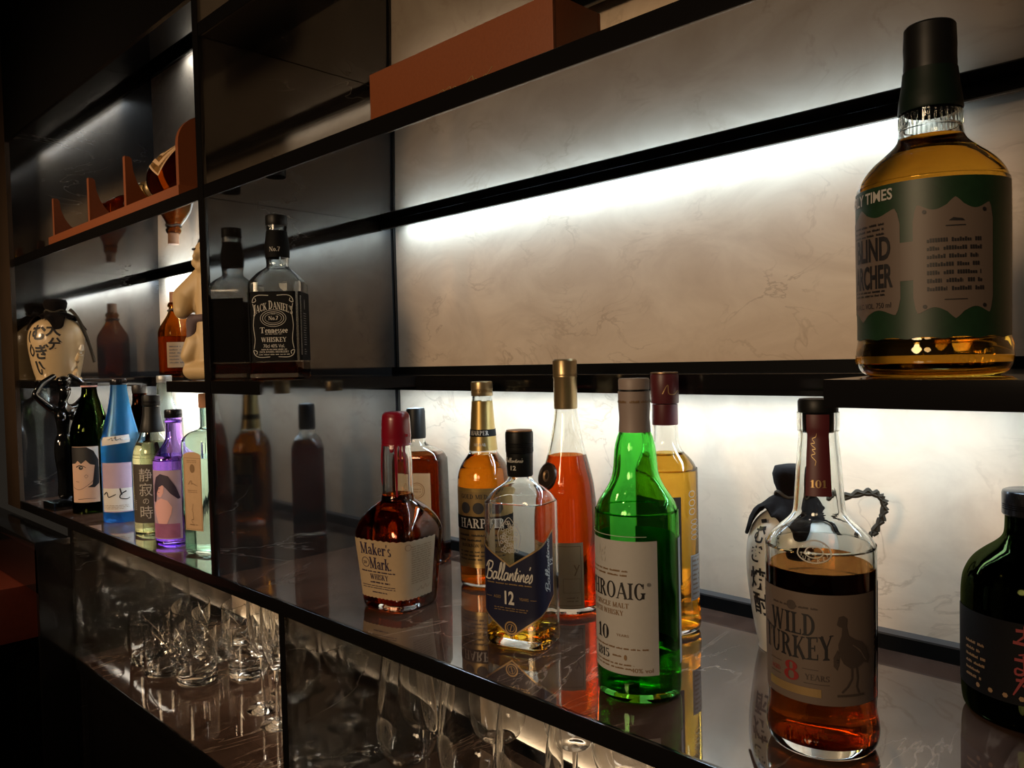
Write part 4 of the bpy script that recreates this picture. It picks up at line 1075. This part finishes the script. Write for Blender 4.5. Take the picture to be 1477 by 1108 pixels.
x, y = -2.028, -0.030
b = Bottle('brown_bottle', (x, y, ZS), face_cam(x, y, 0), [
    (0, .037), (.003, .0415), (.010, .0428), (.10, .0432), (.112, .0425), (.124, .0385), (.138, .0300), (.152, .0215), (.162, .0172), (.170, .0158), [.174, .0155, .0155, 2], [.1745, .0180, .0180, 2], (.178, .0185), [.182, .0175, .0175, 2], (.186, .0150)],
    'brown glass jug bottle with cork standing before the back wall')
b.body('glass_brown'); b.fill('liquid_tea', .10)
lathe('cork', [(0, .180), (.0128, .180), (.0132, .186), (.0132, .2125), (0, .213)], 'cork', b.root)
tube('cord', [(.0178*math.cos(2*PI*i/20), .0178*math.sin(2*PI*i/20), .166+.002*math.sin(i)) for i in range(21)], .0022, 'rope_dark', b.root)
tube('cord', [(.016, -.006, .166), (.028, -.008, .150), (.040, -.010, .128), (.046, -.012, .100)], .0022, 'ceramic_white', b.root)
b.uvmap(.06); lb = b.patch('label', -.024, .020, .022, .085, 'ink_brown')
b.print([micro(-.018, .014, .03, .078, 6, .4, .2, 6)], 'ink_umber', parent=lb)

# seated laughing figure, mostly hidden by the post
fg = empty('ceramic_figure', (-1.272, -0.285, ZS), face_cam(-1.272, -0.285, -50), 'cream ceramic seated robed figure half hidden by the black post', 'figurine')
def blob(name, parts, mat, parent, vox=.0035):
    bm = bmesh.new()
    for (cx_, cy_, cz_), (rx, ry, rz2) in parts:
        bmesh.ops.create_uvsphere(bm, u_segments=20, v_segments=14, radius=1, matrix=Matrix.Translation((cx_, cy_, cz_)) @ Matrix.Diagonal((rx, ry, rz2, 1)))
    o = bmobj(name, bm, mat, parent)
    md2 = o.modifiers.new('merge', 'REMESH'); md2.mode = 'VOXEL'; md2.voxel_size = vox; md2.use_smooth_shade = True
    sm = o.modifiers.new('soften', 'SMOOTH'); sm.iterations = 6; sm.factor = .5
    return o
def chain(p0, r0, p1, r1, n=9, sq=1.0):
    return [((p0[0]+(p1[0]-p0[0])*t, p0[1]+(p1[1]-p0[1])*t, p0[2]+(p1[2]-p0[2])*t), (r0+(r1-r0)*t, (r0+(r1-r0)*t)*sq, r0+(r1-r0)*t)) for t in [i/(n-1) for i in range(n)]]
blob('body', chain((0, 0, .045), .040, (0, 0, .120), .036, 9, .9)+chain((0, 0, .120), .036, (0, .004, .195), .040, 9, .85)+chain((-.020, 0, .200), .030, (-.052, -.020, .168), .027)+chain((-.052, -.020, .168), .027, (-.040, -.040, .140), .017)
     +chain((.020, 0, .200), .030, (.052, -.020, .168), .027)+[((0, .002, .222), (.018, .018, .022)), ((0, -.004, .250), (.030, .029, .034)), ((0, -.033, .246), (.008, .010, .009)), ((-.029, 0, .246), (.006, .008, .014)), ((.029, 0, .246), (.006, .008, .014)), ((-.014, -.020, .236), (.014, .012, .012)), ((.014, -.020, .236), (.014, .012, .012)), ((0, -.022, .226), (.014, .012, .012))]
     +chain((-.024, -.020, .075), .024, (-.034, -.034, .050), .016, 6)+chain((-.034, -.020, .020), .020, (.034, -.020, .020), .020, 9, 1.3), 'cream_figure', fg, .003)
fg.scale = (.80, .80, .81)
blob('cap', [((0, .006, .276), (.029, .029, .018)), ((0, .010, .290), (.012, .012, .010))], 'figure_black', fg)
blob('sash', [((0, -.001, .124), (.041, .038, .013)), ((-.024, -.030, .112), (.014, .012, .022)), ((-.026, -.034, .092), (.010, .007, .022))], 'cloth_purple', fg, .003)
blob('eyebrows', [((-.012, -.030, .262), (.007, .003, .003)), ((.012, -.030, .262), (.007, .003, .003))], 'figure_black', fg, .0012)
blob('sack', [((-.040, .004, .088), (.014, .020, .034)), ((-.036, -.004, .058), (.014, .018, .024))], 'ceramic_white', fg)

# ------------------------------------------------------------------ left bay: worktop
def simple(name, x, y, tw, rings, label, gmat, lmat, level, **k):
    b = Bottle(name, (x, y, 0), face_cam(x, y, tw), rings, label, **k)
    b.body(gmat, .0028, .008)
    if lmat: b.fill(lmat, level, .0028, .008)
    return b
# black figurine with raised arms
x, y = -2.050, -0.290
sg = empty('black_figurine', (x, y, 0), face_cam(x, y, 20), 'glossy black standing female figurine with both arms raised', 'figurine')
bmv = bpy.data.meshes.new('body')
J = [((0, 0, .018), .022), ((0, 0, .060), .018), ((0, 0, .100), .021), ((0, 0, .135), .025), ((0, 0, .170), .014), ((0, -.002, .205), .020), ((0, 0, .228), .017), ((0, 0, .248), .0075), ((.004, -.004, .266), .014), ((.006, -.002, .286), .015),
     ((-.026, 0, .232), .0110), ((-.060, .002, .266), .0092), ((-.040, .008, .292), .0080), ((-.008, .014, .309), .009),
     ((.026, 0, .232), .0110), ((.060, .002, .266), .0092), ((.044, .008, .292), .0080), ((.016, .014, .309), .009)]
E_ = [(0, 1), (1, 2), (2, 3), (3, 4), (4, 5), (5, 6), (6, 7), (7, 8), (8, 9), (6, 10), (10, 11), (11, 12), (12, 13), (6, 14), (14, 15), (15, 16), (16, 17)]
bmv.from_pydata([j[0] for j in J], E_, []); bmv.materials.append(MT('black_ceramic'))
bo = bpy.data.objects.new('body', bmv); COL.objects.link(bo); bo.parent = sg
sk = bo.modifiers.new('skin', 'SKIN'); sk.use_smooth_shade = True; ss = bo.modifiers.new('subdivision', 'SUBSURF'); ss.levels = 2; ss.render_levels = 2
for i, j in enumerate(J): bmv.skin_vertices[0].data[i].radius = (j[1], j[1]*.85)
bmv.skin_vertices[0].data[3].use_root = True
blob('bust', [((-.012, -.020, .214), (.011, .010, .011)), ((.012, -.020, .214), (.011, .010, .011))], 'black_ceramic', sg, .0015)
blob('hair', [((.006, .006, .296), (.017, .017, .012)), ((.006, .012, .280), (.014, .011, .020))], 'black_ceramic', sg, .002)
box('base', -.040, .040, -.032, .032, 0, .018, 'black_ceramic', sg, .002)

# green bottle with portrait label
x, y = -1.950, -0.264
b = simple('sake_bottle', x, y, -22, [(0, .036), (.003, .0405), (.012, .0425), (.165, .0428), (.180, .0418), (.195, .0390), (.212, .0335), (.230, .0270), (.248, .0210), (.262, .0172), (.275, .0155), (.284, .0150)],
    'dark green bottle with illustrated face label beside the figurine', 'glass_darkgreen', 'liquid_deep', .15)
lathe('cap', [(0, .281), (.0170, .281), (.0172, .2845), (0, .2846)], 'ink_pink', b.root); lathe('cap_top', [(0, .2847), (.0172, .2847), (.0170, .2915), (0, .2930)], 'metal_black', b.root)
b.uvmap(.09); lb = b.patch('label', -.031, .030, .026, .150, 'paper_skin', nu=30)
b.print([poly([(-.031, .1490), (-.031, .112), (-.020, .113), (-.014, .119), (-.006, .112), (.004, .120), (.012, .111), (.018, .118), (.022, .108), (.029, .100), (.029, .1200), (.020, .1400), (.008, .1490)]), poly([(.022, .1120), (.026, .082), (.016, .066), (.006, .060), (.020, .059), (.029, .068), (.0295, .104)]),
         stroke([(-.018, .1045), (-.010, .1085), (-.001, .1065), (.004, .1030)], .0026, .001, 4), disc(-.007, .1030, .0050, .0042, 16), stroke([(-.020, .0730), (-.012, .0720)], .0008), stroke([(-.028, .060), (-.012, .0545), (.006, .064), (.020, .078), (.024, .092)], .0008, .0008, 4), stroke([(-.016, .0330), (.004, .0345), (.022, .0340)], .0012, .0006, 4),
         stroke([(.004, .0880), (.0, .0845), (.0035, .0800), (.008, .0845), (.004, .0880)], .0007)], 'ink_black', parent=lb)
b.print([poly([(.006, .1495), (.029, .1495), (.029, .1220), (.020, .1400)]), disc(-.006, .1040, .0012)], 'paper_grey', off=.001, parent=lb)

# blue frosted bottle
x, y = -1.784, -0.258
b = simple('sake_bottle', x, y, -22, [(0, .033), (.004, .0372), (.012, .0388), (.160, .0386), (.172, .0372), (.191, .0328), (.220, .0258), (.250, .0200), (.270, .0170), (.285, .0158), (.290, .0155)],
    'frosted bright blue bottle with a mauve brush-stroke label', 'glass_blue', 'liquid_clear', .185)
cap_ribbed('screw_cap', .0168, .2865, .2985, 'metal_black', b.root)
b.uvmap(.09); lb = b.patch('label', -.032, .034, .022, .125, 'paper_mauve', nu=30)
b.patch('label_field', -.031, .033, .024, .072, 'paper_grey', off=.0007, parent=lb)
b.print([stroke([(-.026, .058), (-.018, .064), (-.014, .054), (-.004, .057), (.002, .060)], .0026, .0014, 4), stroke([(.010, .072), (.013, .058)], .0026), stroke([(.022, .066), (.012, .060), (.010, .052), (.022, .049), (.028, .052)], .0026, .0014, 4)], 'ink_black', off=.0012, parent=lb)
b.print([micro(-.026, .028, .028, .038, 3, .35, .2, 4)], 'ink_brown', off=.0012, parent=lb)
b.uvmap(.18); b2 = b.patch('shoulder_label', -.028, .030, lambda u: .160+.25*(u+.028)*.5, lambda u: .178+.25*(u+.028)*.35, 'paper_grey', nu=16); b.print([script(scribble(3, 8), .004, .171, .010, .026, .09)], 'ink_black', parent=b2)

# brown bottle and frosted bottle standing behind
x, y = -1.935, -0.160
b = simple('sake_bottle', x, y, 0, [(0, .031), (.004, .0348), (.16, .0350), (.185, .0330), (.205, .0280), (.225, .0210), (.240, .0165), (.265, .0148)], 'dark brown bottle in shade behind the blue bottle', 'glass_darkbrown', 'liquid_deep', .15)
cap_ribbed('screw_cap', .0165, .2625, .2820, 'figure_black', b.root, bead=False)
x, y = -1.790, -0.160
b = simple('shochu_bottle', x, y, 0, [(0, .032), (.004, .0360), (.19, .0362), (.205, .0345), (.222, .0275), (.240, .0200), (.255, .0165), (.288, .0155)], 'tall frosted white bottle with grey cap behind the dark-label bottle', 'glass_frost', None, 0)
cap_ribbed('screw_cap', .0160, .2875, .3030, 'metal_grey', b.root)

# pale bottle with dark label
x, y = -1.586, -0.268
b = simple('shochu_bottle', x, y, -18, [(0, .031), (.004, .0350), (.012, .0366), (.135, .0366), (.150, .0362), (.164, .0345), (.176, .0300), (.187, .0245), (.198, .0215), (.215, .0180), (.235, .0150), (.252, .0145)],
    'straw-coloured bottle with dark label and black neck sleeve', 'glass_clear', 'liquid_straw', .178)
lathe('neck_sleeve', [(.0222, .197), (.0226, .200), (.0196, .214), (.0166, .230), (.0155, .246), (0, .2465)], 'plastic_black', b.root)
cap_ribbed('screw_cap', .0166, .2470, .2680, 'plastic_black', b.root)
b.uvmap(.08); lb = b.patch('label', -.036, .042, .026, .138, 'paper_charcoal', nu=30)
b.print([text('静', -.004, .108, .019), text('寂', -.004, .080, .019), text('の', -.004, .063, .010), text('時', -.004, .037, .019)], 'ink_grey', parent=lb)
b.print([micro(-.034, -.030, .050, .080, 8, .4, .2, 3), micro(-.028, -.024, .050, .070, 6, .4, .2, 4)], 'paper_white', parent=lb)

# purple bottle
x, y = -1.474, -0.272
b = simple('shochu_bottle', x, y, -32, [(0, .031), (.004, .0355), (.012, .0376), (.140, .0380), (.152, .0370), (.162, .0332), (.171, .0270), (.180, .0205), (.188, .0165), (.196, .0146), (.215, .0138), (.230, .0138)],
    'purple bottle with a long-haired woman on its label', 'glass_purple', 'liquid_violet', .160)
cap_ribbed('screw_cap', .0156, .2285, .2435, 'metal_black', b.root)
lathe('neck_ring', [(.0139, .219), (.0152, .220), (.0152, .2235), (.0139, .2245)], 'glass_purple', b.root)
b.uvmap(.07); lb = b.patch('label', -.030, .030, .012, .136, 'paper_mauve', nu=30)
b.print([poly([(-.024, .080), (-.022, .108), (-.016, .124), (-.006, .130), (.008, .126), (.020, .108), (.028, .086), (.024, .084), (.012, .094), (.004, .104), (-.002, .110), (-.010, .106), (-.016, .094), (-.019, .078)]), stroke([(-.012, .103), (-.007, .1035)], .0009), stroke([(-.0115, .0965), (-.009, .0965)], .001)], 'ink_navy', off=.0012, parent=lb)
b.print([poly([(-.016, .094), (-.011, .088), (-.006, .088), (-.001, .096), (.0, .108), (-.008, .112), (-.014, .106)]), poly([(-.024, .070), (-.018, .080), (-.006, .086), (.006, .082), (.014, .070), (.012, .058), (.004, .040), (-.006, .032), (-.014, .040), (-.020, .054)])], 'ink_pink', off=.0009, parent=lb)
b.patch('dress_print', -.028, .026, .014, .040, 'paper_plum', off=.0010, parent=lb)

# square aqua gin bottle
x, y = -1.352, -0.262
b = simple('gin_bottle', x, y, -48, [(0, .033, .033, 10), (.004, .0355, .0355, 10), (.012, .0365, .0365, 10), (.06, .0372, .0372, 10), [.190, .0378, .0378, 10], (.198, .0355, .0355, 9), (.206, .0285, .0285, 6), (.211, .0190, .0190, 3), (.215, .0145, .0145, 2), (.225, .0136, .0136, 2), (.250, .0136, .0136, 2)],
    'square pale green gin bottle with tan label against the post', 'glass_aqua', 'liquid_clear', .165, chamfer=.84)
lathe('cork_cap', [(0, .2495), (.0150, .2495), (.0154, .252), (.0150, .256), (.0154, .260), (.0154, .271), (.0144, .274), (0, .2742)], 'cork', b.root)
b.uvmap(.09)
tpc = lambda u: .168+.008*math.sqrt(max(0, 1-(u/.0215)**2)); lb = b.patch('label', -.021, .021, .042, tpc, 'paper_kraft', nu=24)
b.print([disc(0, .148, .0055, .0075, 16), frame(-.0195, .0440, .0195, .166, .0006), micro(-.012, .012, .157, .163, 2, .4, .1, 2), script(scribble(5, 7), 0, .118, .010, .022, .08), micro(-.012, .012, .106, .112, 2, .4, .1, 2), script(scribble(8, 9), 0, .070, .008, .034, .08, rot=PI/2), micro(-.010, .010, .050, .054, 1, .4, .1, 2)], 'ink_brown', parent=lb)

# ------------------------------------------------------------------ glasses in the lower cabinet
ZL = -0.2998
def copy_tree(o, loc, rz, label=None, scale=None):
    c = o.copy(); COL.objects.link(c); c.location = loc; c.rotation_euler = (0, 0, rz)
    if label: c['label'] = label
    if scale: c.scale = (scale,)*3
    for ch in o.children:
        d = ch.copy(); COL.objects.link(d); d.parent = c
    return c
def tumbler():
    root = empty('tumbler', (0, 0, ZL), 0, 'x', 'glass', 'slanted-rim tumblers on the lower shelf')
    V, F = [], []; n = 48
    def rg(r, z, tilt, tw=0):
        i0 = len(V)
        for i in range(n):
            a = 2*PI*i/n; rr = r*(1+.05*math.cos(2*a+tw)); V.append((rr*math.cos(a), rr*math.sin(a), z+tilt*math.cos(a)))
        return list(range(i0, i0+n))
    R = [rg(.034, 0, 0), rg(.0385, .003, 0), rg(.0395, .012, 0), rg(.0400, .04, .002, .6), rg(.0402, .07, .006, 1.2), rg(.0402, .096, .012, 1.6), rg(.0388, .0965, .012, 1.6), rg(.0386, .07, .006, 1.2), rg(.0382, .045, .004, .6), rg(.0362, .024, .006, .2), rg(.024, .016, .006)]
    F.append(tuple(reversed(R[0])))
    for a, b_ in zip(R, R[1:]):
        for i in range(n): F.append((a[i], a[(i+1) % n], b_[(i+1) % n], b_[i]))
    F.append(tuple(R[-1]))
    meshobj('bowl', V, F, 'glass_crystal', root, True, 50)
    # twisted flutes pressed in the wall
    bm = bmesh.new()
    for k in range(5):
        pts = [((.0386)*math.cos(2*PI*k/5+1.1*t), (.0386)*math.sin(2*PI*k/5+1.1*t), .022+.055*t) for t in [i/8 for i in range(9)]]
        for p, q_ in zip(pts, pts[1:]):
            d = Vector(q_)-Vector(p); rm = d.to_track_quat('Z', 'Y').to_matrix().to_4x4()
            bmesh.ops.create_cone(bm, cap_ends=False, segments=6, radius1=.0013, radius2=.0013, depth=d.length, matrix=Matrix.Translation((Vector(p)+Vector(q_))/2) @ rm)
    o = bmobj('twisted_flutes', bm, 'glass_crystal', root)
    return root
t0 = tumbler()
TS = [(-1.735, -.232, 100, 'slanted tumbler furthest left on the lower glass shelf'), (-1.645, -.236, 60, 'slanted tumbler second from left in the front row'), (-1.552, -.212, 30, 'slanted tumbler nearest the shelf edge in the front row'),
      (-1.640, -.142, 200, 'slanted tumbler in the middle of the tumbler group'), (-1.505, -.128, -30, 'widest-looking slanted tumbler beside the flutes'), (-1.748, -.138, 140, 'slanted tumbler at back left of the group'),
      (-1.690, -.050, 80, 'slanted tumbler at the back against the lit wall'), (-1.578, -.050, 10, 'slanted tumbler at back right of the group'), (-1.480, -.046, 250, 'slanted tumbler behind the flutes near the back rail')]
for i, (x, y, a, l) in enumerate(TS):
    if i == 0: t0.location = (x, y, ZL); t0.rotation_euler = (0, 0, R_(a)); t0['label'] = l
    else: copy_tree(t0, (x, y, ZL), R_(a), l)
def stemglass(name, cat_group, foot_r, stem_h, bowl, th, H):
    root = empty(name, (0, 0, ZL), 0, 'x', 'glass', cat_group)
    lathe('foot', [(0, 0), (foot_r, 0), (foot_r, .0012), (foot_r*.5, .0035), (.006, .007), (.0042, .0125), (0, .0125)], 'glass_crystal', root, 44, 60)
    lathe('stem', [(0, .0126), (.0041, .0126), (.0036, stem_h*.5), (.0040, stem_h*.92), (.0052, stem_h-.0002), (0, stem_h-.0001)], 'glass_crystal', root, 20, 60)
    bw = crom(bowl, 4); inn = [(max(0, r-th), z+(th*1.6 if r < .02 else 0)) for r, z in bw if z > bowl[0][1]+.003]
    pr = [(0, stem_h)]+[p_ for p_ in bw if p_[0] > 1e-5]+list(reversed(inn))+[(0, inn[0][1])]
    lathe('bowl', pr, 'glass_crystal', root, 56, 60)
    return root
s = .105
fl = stemglass('champagne_flute', 'champagne flutes on the lower shelf', .030, .095, [(.005, .095), (.010, .100), (.018, .115), (.0235, .140), (.0250, .165), (.0235, .205), (.0215, .232)], .0010, .232)
for i, (x, y, l) in enumerate([(-1.334, -.186, 'champagne flute between the tumblers and two others'), (-1.258, -.200, 'champagne flute nearest the lower cabinet divider'), (-1.372, -.118, 'champagne flute standing furthest back')]):
    if i == 0: fl.location = (x, y, ZL); fl['label'] = l
    else: copy_tree(fl, (x, y, ZL), 0.3*i, l)
wg = stemglass('wine_glass', 'wine glasses under the worktop', .036, .092, [(.005, .092), (.014, .094), (.027, .101), (.036, .115), (.0400, .136), (.0398, .156), (.0370, .188), (.0325, .222), (.0305, .238)], .0010, .238)
WS = [(-.836, -.243, 'wine glass standing furthest left under the worktop'), (-.900, -.160, 'wine glass at back left behind the leftmost wine glass'), (-.738, -.222, 'wine glass second from left in the front row'), (-.792, -.120, 'wine glass in the middle of the back row'),
      (-.652, -.205, 'wine glass third from left in the front row'), (-.700, -.066, 'wine glass at the back before the lit lower wall'), (-.602, -.085, 'wine glass at back right under the worktop edge'), (-.560, -.220, 'wine glass furthest right in the front row')]
for i, (x, y, l) in enumerate(WS):
    if i == 0: wg.location = (x, y, ZL); wg['label'] = l
    else: copy_tree(wg, (x, y, ZL), 0.2*i, l)

# ------------------------------------------------------------------ tidy
bpy.data.objects.remove(_to)
